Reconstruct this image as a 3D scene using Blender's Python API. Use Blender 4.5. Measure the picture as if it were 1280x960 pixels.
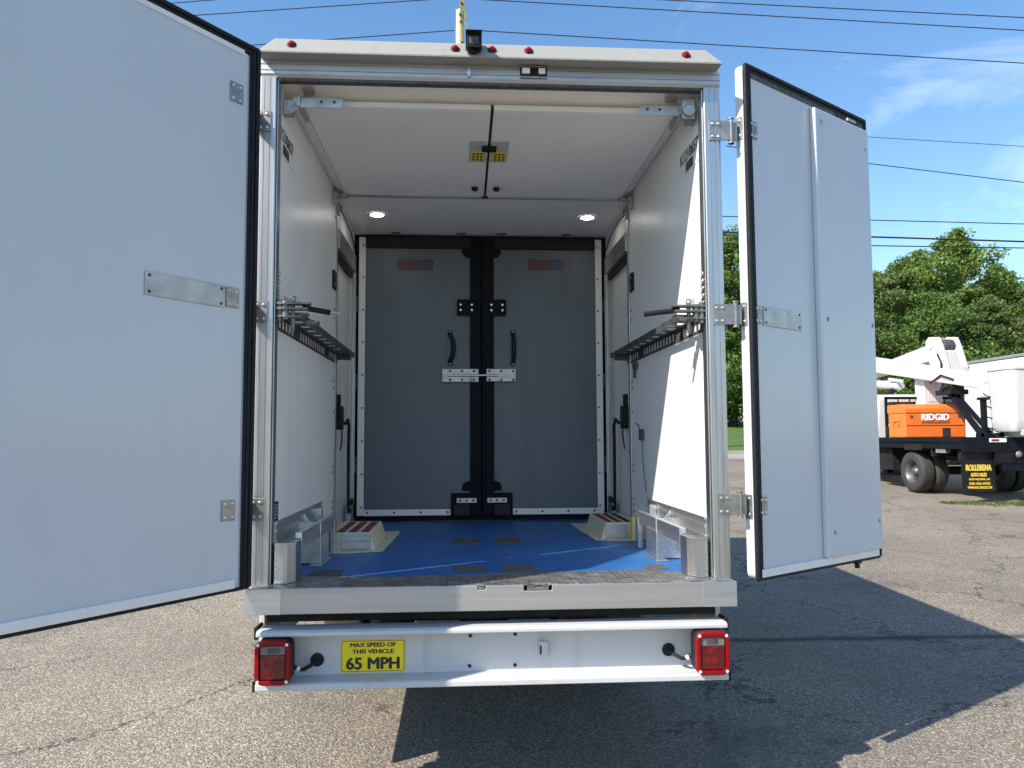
import bpy, bmesh, math, random
import numpy as np
from mathutils import Vector, Matrix
for o in list(bpy.data.objects): bpy.data.objects.remove(o)
scene = bpy.context.scene
COL = scene.collection
R = math.radians
rng = random.Random(7)
nrg = np.random.default_rng(11)

# ------------------------------------------------------------------ camera
cam_d = bpy.data.cameras.new('camera')
cam = bpy.data.objects.new('camera', cam_d); COL.objects.link(cam)
cam_d.sensor_width = 36; cam_d.lens = 962.35 / 1280 * 36; cam_d.clip_end = 2000; cam_d.clip_start = .05
yaw, pit, rol = R(3.6084), R(3.9909), R(-.255)
F_ = Vector((math.sin(yaw)*math.cos(pit), math.cos(yaw)*math.cos(pit), math.sin(pit)))
R0 = Vector((math.cos(yaw), -math.sin(yaw), 0)); U0 = R0.cross(F_)
Rv = math.cos(rol)*R0 + math.sin(rol)*U0; Uv = -math.sin(rol)*R0 + math.cos(rol)*U0
M4 = Matrix((Rv, Uv, -F_)).transposed().to_4x4(); M4.translation = (-.1381, -3.4221, 1.58)
cam.matrix_world = M4
scene.camera = cam

# ------------------------------------------------------------------ sky, sun, exposure
SUN = Vector((-1, -.62, 1.08)).normalized()
el = math.asin(SUN.z); az = math.atan2(SUN.x, SUN.y)
world = bpy.data.worlds.new('World'); scene.world = world; world.use_nodes = True
nt = world.node_tree; nt.nodes.clear()
out = nt.nodes.new('ShaderNodeOutputWorld'); bg = nt.nodes.new('ShaderNodeBackground')
sky = nt.nodes.new('ShaderNodeTexSky'); sky.sky_type = 'NISHITA'; sky.sun_disc = False
sky.sun_elevation = el; sky.sun_rotation = az % (2*math.pi)
sky.air_density = 1.15; sky.dust_density = .4; sky.ozone_density = 2.2; sky.altitude = 300
hs = nt.nodes.new('ShaderNodeHueSaturation'); hs.inputs['Saturation'].default_value = 1.17; hs.inputs['Value'].default_value = 1.0
tc = nt.nodes.new('ShaderNodeTexCoord'); mp = nt.nodes.new('ShaderNodeMapping')
mp.inputs['Scale'].default_value = (1.0, 1.0, 2.4); mp.inputs['Location'].default_value = (.81, -1.19, .04)
n1 = nt.nodes.new('ShaderNodeTexNoise'); n1.inputs['Scale'].default_value = 2.6; n1.inputs['Detail'].default_value = 9; n1.inputs['Roughness'].default_value = .55; n1.inputs['Distortion'].default_value = .6
cr = nt.nodes.new('ShaderNodeValToRGB'); cr.color_ramp.elements[0].position = .55; cr.color_ramp.elements[1].position = .80
cr.color_ramp.elements[1].color = (.62, .62, .62, 1)
mx = nt.nodes.new('ShaderNodeMixRGB'); mx.inputs[2].default_value = (7.2, 7.6, 8.2, 1)
nt.links.new(tc.outputs['Generated'], mp.inputs[0]); nt.links.new(mp.outputs[0], n1.inputs['Vector'])
nt.links.new(n1.outputs['Fac'], cr.inputs[0]); nt.links.new(cr.outputs[0], mx.inputs[0])
nt.links.new(sky.outputs[0], hs.inputs['Color']); nt.links.new(hs.outputs[0], mx.inputs[1])
nt.links.new(mx.outputs[0], bg.inputs[0]); bg.inputs[1].default_value = .118
nt.links.new(bg.outputs[0], out.inputs[0])
sd = bpy.data.lights.new('sun', 'SUN'); sd.energy = 4.3; sd.angle = R(.53); sd.color = (1, .92, .80)
so = bpy.data.objects.new('sun', sd); COL.objects.link(so); so.location = SUN*40
so.rotation_euler = (-SUN).to_track_quat('-Z', 'Y').to_euler()
vs = scene.view_settings; vs.view_transform = 'Standard'; vs.look = 'None'; vs.gamma = 1; vs.exposure = .94; vs.use_curve_mapping = False
scene.render.engine = 'CYCLES'
scene.cycles.max_bounces = 8; scene.cycles.diffuse_bounces = 8; scene.cycles.glossy_bounces = 3; scene.cycles.transmission_bounces = 2

# ------------------------------------------------------------------ materials
class NT:
    def __init__(s, name):
        s.m = bpy.data.materials.new(name); s.m.use_nodes = True; s.t = s.m.node_tree
        s.b = s.t.nodes['Principled BSDF']
        s.tc = s.t.nodes.new('ShaderNodeTexCoord')
    def n(s, typ, **kw):
        x = s.t.nodes.new('ShaderNode'+typ)
        for k, v in kw.items():
            if k in x.inputs: x.inputs[k].default_value = v
            else: setattr(x, k, v)
        return x
    def l(s, a, b): s.t.links.new(a, b)
    def coord(s, scale=(1,1,1), src='Object', loc=(0,0,0)):
        m = s.n('Mapping'); m.inputs['Scale'].default_value = scale; m.inputs['Location'].default_value = loc
        s.l(s.tc.outputs[src], m.inputs[0]); return m.outputs[0]
    def noise(s, scale, detail=4, rough=.5, vec=None, dist=0):
        x = s.n('TexNoise', Scale=scale, Detail=detail, Roughness=rough, Distortion=dist)
        s.l(vec if vec else s.tc.outputs['Object'], x.inputs['Vector']); return x.outputs['Fac']
    def ramp(s, fac, stops):
        r = s.n('ValToRGB'); e = r.color_ramp.elements
        while len(e) < len(stops): e.new(.5)
        for i, (p, c) in enumerate(stops):
            e[i].position = p; e[i].color = c if len(c) == 4 else (*c, 1)
        s.l(fac, r.inputs[0]); return r.outputs[0]
    def mix(s, fac, a, b, mode='MIX'):
        x = s.n('MixRGB', blend_type=mode)
        for i, v in ((0, fac), (1, a), (2, b)):
            if hasattr(v, 'is_linked') or hasattr(v, 'node'): s.l(v, x.inputs[i])
            else: x.inputs[i].default_value = v if i == 0 else (*v[:3], 1)
        return x.outputs[0]
    def math(s, op, a, b=0):
        x = s.n('Math', operation=op)
        for i, v in ((0, a), (1, b)):
            if hasattr(v, 'node'): s.l(v, x.inputs[i])
            else: x.inputs[i].default_value = v
        return x.outputs[0]
    def bump(s, h, strength=.3, dist=.002, normal=None):
        x = s.n('Bump', Strength=strength, Distance=dist); s.l(h, x.inputs['Height'])
        if normal: s.l(normal, x.inputs['Normal'])
        return x.outputs[0]
    def fin(s, col=None, rough=None, metal=None, normal=None, **kw):
        for k, v in (('Base Color', col), ('Roughness', rough), ('Metallic', metal), ('Normal', normal)):
            if v is None: continue
            if hasattr(v, 'node'): s.l(v, s.b.inputs[k])
            else: s.b.inputs[k].default_value = (*v, 1) if k == 'Base Color' else v
        for k, v in kw.items(): s.b.inputs[k.replace('_', ' ')].default_value = v
        return s.m

def sc(c, k): return tuple(min(1, x*k) for x in c)
def mat_plain(name, col, rough=.5, metal=0, var=.08, vs_=6, bump=0, bs=80, **kw):
    t = NT(name)
    f = t.noise(vs_, 5, .6)
    c = t.ramp(f, [(.3, sc(col, 1-var)), (.7, sc(col, 1+var))])
    rr = t.math('ADD', t.math('MULTIPLY', t.noise(vs_*2.3, 4), .16), rough-.08)
    nm = t.bump(t.noise(bs, 3), bump, .002) if bump else None
    return t.fin(c, rr, metal, nm, **kw)
def mat_paint_panel(name, col, rough, dirt=(.35, .33, .29), amt=.35, wave=.0, streak=0.):
    t = NT(name)
    big = t.noise(1.6, 6, .6)
    c = t.ramp(big, [(.3, sc(col, .95)), (.7, col)])
    fine = t.noise(1.0, 6, .65, t.coord((9, 9, .9)))
    msk = t.ramp(fine, [(.56, (0,0,0)), (.8, (amt, amt, amt))])
    c = t.mix(msk, c, dirt)
    # thin scuffs, long and narrow
    sf = t.noise(1.0, 3, .7, t.coord((3, 3, 60), loc=(4, 2, 1)))
    sm = t.ramp(sf, [(.70, (0,0,0)), (.76, (amt*.5,)*3)])
    c = t.mix(sm, c, sc(dirt, .8))
    nm = None
    if wave: nm = t.bump(t.noise(2.2, 2), wave, .01)
    rr = t.math('ADD', t.math('ADD', t.math('MULTIPLY', big, .22), t.math('MULTIPLY', fine, .14)), rough-.17)
    return t.fin(c, rr, 0, nm)
def mat_alu(name, col=(.72, .73, .74), rough=.36, dirt=.35, axis=2, dcol=(.2, .18, .15), metal=1):
    t = NT(name)
    s = [40, 40, 40]; s[axis] = 1.2
    st = t.noise(1.0, 5, .6, t.coord(tuple(s)))
    c = t.ramp(st, [(.3, sc(col, .84)), (.7, sc(col, 1.06))])
    d = t.noise(1.0, 7, .7, t.coord(tuple(x*.15 if i != axis else x*.8 for i, x in enumerate(s))))
    c = t.mix(t.ramp(d, [(.48, (0,0,0)), (.75, (dirt,)*3)]), c, dcol)
    rr = t.math('ADD', t.math('MULTIPLY', d, .3), rough-.15)
    return t.fin(c, rr, metal, t.bump(st, .12, .001))

M = {}
M['wall'] = mat_paint_panel('white_frp_wall', (.86, .86, .84), .38, amt=.16)
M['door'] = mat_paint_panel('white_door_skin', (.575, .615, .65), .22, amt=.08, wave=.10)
M['ceil'] = mat_paint_panel('ceiling_panel', (.80, .80, .785), .4, amt=.16)
M['ceil_old'] = mat_paint_panel('ceiling_stained', (.80, .775, .725), .5, amt=.3)
M['cap'] = mat_paint_panel('roof_cap_paint', (.30, .30, .285), .5, amt=.55, dirt=(.2, .18, .14))
M['white'] = mat_paint_panel('white_paint', (.80, .80, .79), .35, amt=.25)
M['old_white'] = mat_paint_panel('weathered_white', (.56, .56, .55), .42, amt=.45, dirt=(.28, .26, .23))
M['bumper'] = mat_paint_panel('bumper_paint', (.52, .535, .55), .40, amt=.55, dirt=(.33, .31, .28))
M['alu'] = mat_alu('aluminium_upright', (.56, .565, .57), .38, dirt=.6)
M['alu_x'] = mat_alu('aluminium_cross', (.56, .57, .58), .48, axis=0, dirt=.75)
M['alu_y'] = mat_alu('aluminium_length', axis=1, dirt=.35, rough=.42)
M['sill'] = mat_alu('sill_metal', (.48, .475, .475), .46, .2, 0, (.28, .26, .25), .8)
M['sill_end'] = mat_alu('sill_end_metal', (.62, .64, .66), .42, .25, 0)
M['steel'] = mat_plain('hinge_steel', (.33, .32, .305), .46, .9, .3, 18, .2)
M['zinc'] = mat_plain('zinc_plate', (.46, .46, .45), .48, .85, .2, 14, .1)
M['galv'] = mat_plain('weathered_galvanized', (.095, .093, .088), .6, .5, .4, 25, .3)
M['worn_steel'] = mat_plain('worn_steel', (.19, .185, .175), .5, .8, .4, 22, .3)
M['bolt'] = mat_plain('bolt_metal', (.7, .7, .68), .3, 1, .1, 30)
M['rubber'] = mat_plain('black_rubber', (.012, .013, .016), .55, 0, .3, 20, .15, Specular_IOR_Level=.25)
M['black'] = mat_plain('black_paint', (.006, .008, .012), .6, 0, .3, 9, Specular_IOR_Level=.12)
M['plastic'] = mat_plain('black_plastic', (.010, .010, .011), .45, 0, .2, 14, Specular_IOR_Level=.25)
M['dark'] = mat_plain('dark_underbody', (.015, .014, .013), .8, 0, .4, 6, .3, Specular_IOR_Level=.2)
M['greyp'] = mat_paint_panel('grey_bulkhead_panel', (.100, .126, .150), .45, amt=.45, dirt=(.045, .055, .062))
M['sticker_grey'] = mat_plain('grey_sticker', (.42, .43, .44), .4, 0, .04)
M['ink'] = mat_plain('black_ink', (.015, .015, .017), .5, 0, .05)
M['yellow'] = mat_plain('yellow_sticker', (.82, .64, .015), .35, 0, .04)
M['gold'] = mat_plain('gold_lettering', (.70, .48, .06), .4, 0, .12, 30)
M['orange'] = mat_paint_panel('orange_paint', (.78, .17, .025), .4, amt=.25, dirt=(.25, .07, .02))
M['decal_red'] = mat_plain('decal_red', (.17, .02, .015), .5)
M['decal_blue'] = mat_plain('decal_blue', (.012, .08, .27), .5)
M['decal_navy'] = mat_plain('decal_navy', (.045, .055, .085), .5)
M['grip_red'] = mat_plain('red_grip_tape', (.17, .028, .03), .9, 0, .35, 40, .6, 300)
M['grip_black'] = mat_plain('black_grip_tape', (.035, .022, .024), .9, 0, .3, 40, .6, 300)
M['cream'] = mat_paint_panel('cream_sealant', (.62, .59, .44), .55, amt=.35)
M['foam'] = mat_plain('yellow_foam', (.55, .48, .16), .8, 0, .15, 20, .4)
M['patch'] = mat_plain('floor_patch', (.085, .085, .080), .7, .2, .35, 22, .5)
M['clear'] = mat_plain('reverse_lens', (.17, .155, .15), .15, 0, .15, 30)
M['white_text'] = mat_plain('white_lettering', (.85, .85, .85), .4, 0, .03)
M['chrome'] = mat_plain('polished_metal', (.8, .8, .8), .18, 1, .05)
def m_red(name, col, ribs):
    t = NT(name)
    w = t.n('TexWave', Scale=ribs, bands_direction='X'); t.l(t.tc.outputs['Object'], w.inputs['Vector'])
    v = t.n('TexVoronoi', Scale=26.0); t.l(t.tc.outputs['Object'], v.inputs['Vector'])
    c = t.ramp(v.outputs['Distance'], [(.0, sc(col, 1.7)), (.55, sc(col, .55))])
    return t.fin(c, .12, 0, t.bump(w.outputs['Fac'], .5, .002), Coat_Weight=.6, Coat_Roughness=.05)
M['lens'] = m_red('red_lens', (.16, .002, .005), 42)
M['rim'] = mat_plain('red_lens_rim', (.21, .002, .005), .35, 0, .08, Specular_IOR_Level=.3)
def m_emit(name, col, s):
    t = NT(name); return t.fin((.8, .8, .8), .3, 0, None, Emission_Color=(*col, 1), Emission_Strength=s)
M['led'] = m_emit('led_lamp', (1, .97, .88), 14)
def m_glass(name, col=(.015, .018, .02)):
    t = NT(name); return t.fin(col, .06, 0, None)
M['glass'] = m_glass('dark_glass')

def m_floor():
    t = NT('blue_floor')
    c = t.ramp(t.noise(2.5, 6, .65), [(.3, (.009, .080, .29)), (.7, (.020, .135, .40))])
    sx_ = t.noise(1.0, 5, .7, t.coord((2.2, 30, 1)))
    c = t.mix(t.ramp(sx_, [(.53, (0,0,0)), (.74, (.5,)*3)]), c, (.12, .23, .46))
    dk = t.noise(7, 6, .7)
    c = t.mix(t.ramp(dk, [(.58, (0,0,0)), (.72, (.5,)*3)]), c, (.02, .03, .06))
    # worn to grey towards the threshold, broken by noise
    gp = t.n('SeparateXYZ'); t.l(t.tc.outputs['Object'], gp.inputs[0])
    e = t.math('SUBTRACT', .62, gp.outputs['Y']); e = t.math('ADD', e, t.math('MULTIPLY', t.noise(3.5, 6, .7), 1.2))
    c = t.mix(t.ramp(e, [(1.02, (0,0,0)), (1.25, (.6,)*3)]), c, (.17, .20, .24))
    return t.fin(c, t.math('ADD', t.math('MULTIPLY', dk, .3), .28), 0, t.bump(t.noise(60, 4), .25, .002))
M['floor'] = m_floor()
def m_tread():
    t = NT('tread_plate')
    c = t.ramp(t.noise(14, 7, .75), [(.32, (.09, .09, .088)), (.52, (.25, .247, .243)), (.74, (.52, .51, .50))])
    v = t.coord((1, 1, 1)); 
    m1 = t.n('Mapping'); m1.inputs['Rotation'].default_value = (0, 0, R(45)); m1.inputs['Scale'].default_value = (1, 1, 1); t.l(v, m1.inputs[0])
    w1 = t.n('TexChecker', Scale=46); t.l(m1.outputs[0], w1.inputs['Vector'])
    w1.inputs['Color1'].default_value = (1, 1, 1, 1); w1.inputs['Color2'].default_value = (0, 0, 0, 1)
    wv = t.n('TexWave', Scale=15, Distortion=2.0); t.l(m1.outputs[0], wv.inputs['Vector'])
    h = t.math('MULTIPLY', w1.outputs['Fac'], wv.outputs['Fac'])
    c = t.mix(t.math('MULTIPLY', h, .3), c, (.5, .49, .47))
    return t.fin(c, .42, .7, t.bump(h, .8, .004))
M['tread'] = m_tread()

def m_asphalt(name='asphalt', tint=(1.17, 1.12, 1.04)):
    t = NT(name)
    P = t.tc.outputs['Object']
    v1 = t.n('TexVoronoi', Scale=98.0, Randomness=1.0); t.l(P, v1.inputs['Vector'])
    v2 = t.n('TexVoronoi', Scale=190.0); t.l(P, v2.inputs['Vector'])
    sep = t.n('SeparateColor'); t.l(v1.outputs['Color'], sep.inputs[0])
    k = lambda c: tuple(a*b for a, b in zip(c, tint))
    c = t.ramp(sep.outputs[0], [(0, k((.050, .045, .040))), (.35, k((.150, .134, .114))), (.72, k((.265, .236, .197))), (1, k((.54, .49, .42)))])
    c = t.mix(t.ramp(v1.outputs['Distance'], [(.40, (0,0,0)), (.75, (.75,)*3)]), c, k((.045, .041, .038)))
    s2 = t.n('SeparateColor'); t.l(v2.outputs['Color'], s2.inputs[0])
    c = t.mix(.28, c, t.ramp(s2.outputs[1], [(0, k((.06, .055, .05))), (1, k((.40, .36, .305)))]))
    big = t.noise(.55, 6, .6)
    c = t.mix(t.ramp(big, [(.32, (.5,)*3), (.62, (0,0,0))]), c, k((.085, .078, .072)))
    oil = t.noise(.9, 4, .55, t.coord(loc=(11.5, 4.2, 0)))
    c = t.mix(t.ramp(oil, [(.60, (0,0,0)), (.74, (.55,)*3)]), c, (.045, .042, .040))
    med = t.noise(3.2, 6, .65)
    c = t.mix(t.ramp(med, [(.55, (0,0,0)), (.8, (.30,)*3)]), c, k((.32, .27, .20)))
    rs = t.noise(1.7, 5, .7, t.coord((1, 1, 1), loc=(7.3, 2.1, 0)))
    c = t.mix(t.ramp(rs, [(.665, (0,0,0)), (.74, (.45,)*3)]), c, (.26, .10, .05))
    # cracks: warped cell borders, broken up by noise
    wn = t.n('TexNoise', Scale=2.6, Detail=7, Roughness=.68); t.l(P, wn.inputs['Vector'])
    wv = t.n('VectorMath', operation='SCALE'); t.l(wn.outputs['Color'], wv.inputs[0]); wv.inputs['Scale'].default_value = .75
    ad = t.n('VectorMath', operation='ADD'); t.l(P, ad.inputs[0]); t.l(wv.outputs[0], ad.inputs[1])
    hs_ = None
    for scl, th, lo, off in ((.62, .012, .42, 0), (1.9, .015, .57, 3.3)):
        vc = t.n('TexVoronoi', Scale=scl, feature='DISTANCE_TO_EDGE'); t.l(ad.outputs[0], vc.inputs['Vector'])
        ln = t.ramp(vc.outputs['Distance'], [(0, (1,1,1)), (th, (0,0,0))])
        br = t.ramp(t.noise(.5, 4, .6, t.coord(loc=(off, off*2, 0))), [(lo, (0,0,0)), (lo+.08, (1,1,1))])
        cm = t.mix(1.0, ln, br, 'MULTIPLY')
        c = t.mix(cm, c, (.022, .020, .019))
        hs_ = cm if hs_ is None else t.mix(1.0, hs_, cm, 'ADD')
    # one old tar-sealed joint across the lot
    g = t.n('SeparateXYZ'); t.l(P, g.inputs[0])
    yy = t.math('ADD', g.outputs['Y'], t.math('MULTIPLY', g.outputs['X'], .035))
    yy = t.math('ADD', yy, t.math('MULTIPLY', t.noise(1.6, 5, .6), .12))
    yy = t.math('ADD', yy, t.math('MULTIPLY', t.noise(14, 4, .7), .07))
    dd = t.math('ABSOLUTE', t.math('SUBTRACT', yy, 2.635))
    tm = t.ramp(dd, [(.020, (.8,)*3), (.085, (0,0,0))])
    on = t.ramp(t.math('ADD', t.math('MULTIPLY', g.outputs['X'], .22), t.noise(1.1, 5, .7)), [(.35, (0,0,0)), (.62, (1,1,1))])
    tm = t.mix(1.0, tm, on, 'MULTIPLY')
    c = t.mix(tm, c, (.022, .021, .021))
    hh = t.math('SUBTRACT', 1.0, v1.outputs['Distance'])
    nm = t.bump(hh, .85, .006)
    return t.fin(c, .88, 0, nm)
M['asphalt'] = m_asphalt()
M['road'] = mat_plain('pale_road', (.30, .28, .25), .85, 0, .15, 1.2, .3)
def m_lawn():
    t = NT('lawn_grass'); n = t.noise(1.2, 7, .7)
    f = t.noise(22, 5, .7)
    c = t.ramp(n, [(.3, (.055, .12, .022)), (.7, (.12, .20, .04))])
    c = t.mix(t.ramp(f, [(.35, (.5,)*3), (.65, (0,0,0))]), c, (.03, .07, .012))
    return t.fin(c, .8, 0, t.bump(f, .7, .05))
M['lawn'] = m_lawn()
def m_leaf(name, a, b):
    t = NT(name); g = t.n('NewGeometry')
    c = t.ramp(g.outputs['Random Per Island'], [(0, a), (1, b)])
    t.fin(c, .55, 0, None, Specular_IOR_Level=.3)
    tr = t.n('BsdfTranslucent'); t.l(t.mix(1.0, c, (1.2, 1.5, .6), 'MULTIPLY'), tr.inputs[0])
    ms = t.n('MixShader'); ms.inputs[0].default_value = .30
    t.l(t.b.outputs[0], ms.inputs[1]); t.l(tr.outputs[0], ms.inputs[2]); t.l(ms.outputs[0], t.t.nodes['Material Output'].inputs[0])
    return t.m
M['leaf'] = m_leaf('leaf_green', (.058, .112, .026), (.160, .245, .062))
M['leaf2'] = m_leaf('leaf_yellowgreen', (.072, .130, .026), (.200, .275, .070))
M['leaf3'] = m_leaf('leaf_olive', (.058, .090, .026), (.150, .195, .062))
M['blade'] = m_leaf('grass_blade', (.05, .085, .022), (.15, .18, .065))
M['bark'] = mat_plain('bark', (.10, .075, .055), .9, 0, .3, 9, .8, 30)
M['pole'] = mat_plain('weathered_pole', (.52, .46, .36), .85, 0, .25, 4, .5, 30)
M['mossy'] = mat_plain('lichen_strut', (.20, .22, .09), .85, 0, .3, 8)
M['wire'] = mat_plain('cable_black', (.02, .02, .022), .6)
M['tyre'] = mat_plain('tyre_rubber', (.035, .034, .032), .8, 0, .25, 12, .4, 60)
M['wheelrim'] = mat_plain('wheel_steel', (.15, .15, .15), .45, .7, .2, 10)

# ------------------------------------------------------------------ mesh builder
STUFF = {'rivets', 'hinge_pins', 'screws', 'sticker_print', 'barcode', 'label_print', 'apron_grille', 'pole_bolts'}
class MB:
    def __init__(s): s.v = []; s.f = []; s.m = []
    def add(s, vs, fs, mi=0):
        o = len(s.v); s.v += [tuple(map(float, p)) for p in vs]
        s.f += [tuple(i+o for i in f) for f in fs]; s.m += [mi]*len(fs); return s
    def box(s, x0, x1, y0, y1, z0, z1, mi=0):
        return s.add([(x0,y0,z0),(x1,y0,z0),(x1,y1,z0),(x0,y1,z0),(x0,y0,z1),(x1,y0,z1),(x1,y1,z1),(x0,y1,z1)],
            [(0,3,2,1),(4,5,6,7),(0,1,5,4),(1,2,6,5),(2,3,7,6),(3,0,4,7)], mi)
    def hexa(s, p, mi=0): return s.add(p, [(0,3,2,1),(4,5,6,7),(0,1,5,4),(1,2,6,5),(2,3,7,6),(3,0,4,7)], mi)
    def beam(s, a, b, w, h, mi=0, up=(0,0,1)):
        a, b = Vector(a), Vector(b); d = (b-a).normalized(); u = Vector(up)
        if abs(d.dot(u)) > .98: u = Vector((0, 1, 0))
        r = d.cross(u).normalized(); u = r.cross(d)
        q = lambda p, i, j: p + r*(w/2*i) + u*(h/2*j)
        return s.add([q(a,-1,-1),q(a,1,-1),q(a,1,1),q(a,-1,1),q(b,-1,-1),q(b,1,-1),q(b,1,1),q(b,-1,1)],
            [(0,1,2,3),(4,7,6,5),(0,4,5,1),(1,5,6,2),(2,6,7,3),(3,7,4,0)], mi)
    def cyl(s, a, b, r0, r1=None, n=14, mi=0, caps=True):
        r1 = r0 if r1 is None else r1
        a, b = Vector(a), Vector(b); d = (b-a).normalized()
        u = Vector((0,0,1)) if abs(d.z) < .9 else Vector((1,0,0))
        e1 = d.cross(u).normalized(); e2 = d.cross(e1)
        vs = []
        for p, r in ((a, r0), (b, r1)):
            for i in range(n):
                t = 2*math.pi*i/n; vs.append(p + e1*(r*math.cos(t)) + e2*(r*math.sin(t)))
        fs = [(i, n+i, n+(i+1) % n, (i+1) % n) for i in range(n)]
        if caps: fs += [tuple(range(n)), tuple(range(2*n-1, n-1, -1))]
        return s.add(vs, fs, mi)
    def tube(s, pts, r, n=8, mi=0):
        pts = [Vector(p) for p in pts]; rr = r if isinstance(r, (list, tuple)) else [r]*len(pts)
        vs = []; ref = None
        for i, p in enumerate(pts):
            d = (pts[min(i+1, len(pts)-1)] - pts[max(i-1, 0)]).normalized()
            if ref is None: ref = Vector((0,0,1)) if abs(d.z) < .9 else Vector((1,0,0))
            e1 = d.cross(ref).normalized(); e2 = d.cross(e1); ref = e1.cross(d)*1.0
            ref = -e2 if False else ref
            for k in range(n):
                t = 2*math.pi*k/n; vs.append(p + e1*(rr[i]*math.cos(t)) + e2*(rr[i]*math.sin(t)))
        L = len(pts)
        fs = [(i*n+k, (i+1)*n+k, (i+1)*n+(k+1) % n, i*n+(k+1) % n) for i in range(L-1) for k in range(n)]
        fs += [tuple(range(n)), tuple(range(L*n-1, (L-1)*n-1, -1))]
        return s.add(vs, fs, mi)
    def prism(s, poly, axis, a, b, mi=0):
        """poly: 2-D outline in the two other axes (in order), extruded along axis from a to b"""
        n = len(poly)
        def p3(q, t):
            return (t, q[0], q[1]) if axis == 'x' else (q[0], t, q[1]) if axis == 'y' else (q[0], q[1], t)
        vs = [p3(q, a) for q in poly] + [p3(q, b) for q in poly]
        fs = [(i, (i+1) % n, n+(i+1) % n, n+i) for i in range(n)] + [tuple(range(n-1, -1, -1)), tuple(range(n, 2*n))]
        return s.add(vs, fs, mi)
    def rrect(s, x0, x1, z0, z1, r, y0, y1, mi=0, k=5):
        poly = []
        for cx, cz, a0 in ((x1-r, z0+r, -90), (x1-r, z1-r, 0), (x0+r, z1-r, 90), (x0+r, z0+r, 180)):
            for i in range(k+1):
                a = R(a0+90*i/k); poly.append((cx+r*math.cos(a), cz+r*math.sin(a)))
        return s.prism(poly, 'y', y0, y1, mi)
    def sphere(s, c, rx, ry=None, rz=None, n=12, m=7, mi=0):
        ry = ry or rx; rz = rz or rx
        vs = [(c[0], c[1], c[2]+rz)]
        for j in range(1, m):
            t = math.pi*j/m
            for i in range(n):
                p = 2*math.pi*i/n; vs.append((c[0]+rx*math.sin(t)*math.cos(p), c[1]+ry*math.sin(t)*math.sin(p), c[2]+rz*math.cos(t)))
        vs.append((c[0], c[1], c[2]-rz)); fs = []
        for i in range(n): fs.append((0, 1+i, 1+(i+1) % n)); fs.append((len(vs)-1, 1+(m-2)*n+(i+1) % n, 1+(m-2)*n+i))
        for j in range(m-2):
            for i in range(n):
                a = 1+j*n+i; b = 1+j*n+(i+1) % n; fs.append((a, a+n, b+n, b))
        return s.add(vs, fs, mi)
    def torus(s, c, e1, e2, R1, r, n=12, m=6, mi=0, sx=1., a0=0, a1=360):
        c, e1, e2 = Vector(c), Vector(e1), Vector(e2); nn = e1.cross(e2)
        vs = []
        for i in range(n):
            a = 2*math.pi*i/n; d = e1*math.cos(a) + e2*math.sin(a); p = c + e1*(R1*sx*math.cos(a)) + e2*(R1*math.sin(a))
            for j in range(m):
                b = 2*math.pi*j/m; vs.append(p + d*(r*math.cos(b)) + nn*(r*math.sin(b)))
        fs = [(i*m+j, ((i+1) % n)*m+j, ((i+1) % n)*m+(j+1) % m, i*m+(j+1) % m) for i in range(n) for j in range(m)]
        return s.add(vs, fs, mi)
    def lathe(s, prof, c, ax, n=28, mi=0):
        """prof: (radius, offset along ax) pairs"""
        ax = Vector(ax).normalized(); u = Vector((0,0,1)) if abs(ax.z) < .9 else Vector((1,0,0))
        e1 = ax.cross(u).normalized(); e2 = ax.cross(e1); c = Vector(c); vs = []
        for r, h in prof:
            for i in range(n):
                t = 2*math.pi*i/n; vs.append(c + ax*h + e1*(r*math.cos(t)) + e2*(r*math.sin(t)))
        fs = [(j*n+i, (j+1)*n+i, (j+1)*n+(i+1) % n, j*n+(i+1) % n) for j in range(len(prof)-1) for i in range(n)]
        return s.add(vs, fs, mi)
    def build(s, name, mats, parent=None, bevel=0, smooth=False, flip=None, seg=2):
        if not isinstance(mats, (list, tuple)): mats = [mats]
        v = s.v; f = s.f
        if flip is not None:
            v = [tuple(-q if i == flip else q for i, q in enumerate(p)) for p in v]; f = [tuple(reversed(q)) for q in f]
        me = bpy.data.meshes.new(name); me.from_pydata(v, [], f)
        for m in mats: me.materials.append(M[m] if isinstance(m, str) else m)
        me.polygons.foreach_set('material_index', s.m)
        bm = bmesh.new(); bm.from_mesh(me); bmesh.ops.recalc_face_normals(bm, faces=bm.faces); bm.to_mesh(me); bm.free()
        if smooth:
            me.polygons.foreach_set('use_smooth', [True]*len(me.polygons))
            try: me.set_sharp_from_angle(angle=R(40))
            except Exception: pass
        o = bpy.data.objects.new(name, me); COL.objects.link(o)
        if parent: o.parent = parent
        if name in STUFF: o['kind'] = 'stuff'
        if bevel:
            b = o.modifiers.new('bevel', 'BEVEL'); b.width = bevel; b.segments = seg; b.limit_method = 'ANGLE'; b.angle_limit = R(40)
        return o
def tag(o, label=None, cat=None, group=None, kind=None):
    for k, v in (('label', label), ('category', cat), ('group', group), ('kind', kind)):
        if v: o[k] = v
    return o
def thing(name, label, cat, loc=(0,0,0), rz=0, group=None):
    o = bpy.data.objects.new(name, None); COL.objects.link(o); o.location = loc; o.rotation_euler = (0, 0, rz)
    o.empty_display_size = .2
    return tag(o, label, cat, group)
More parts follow.
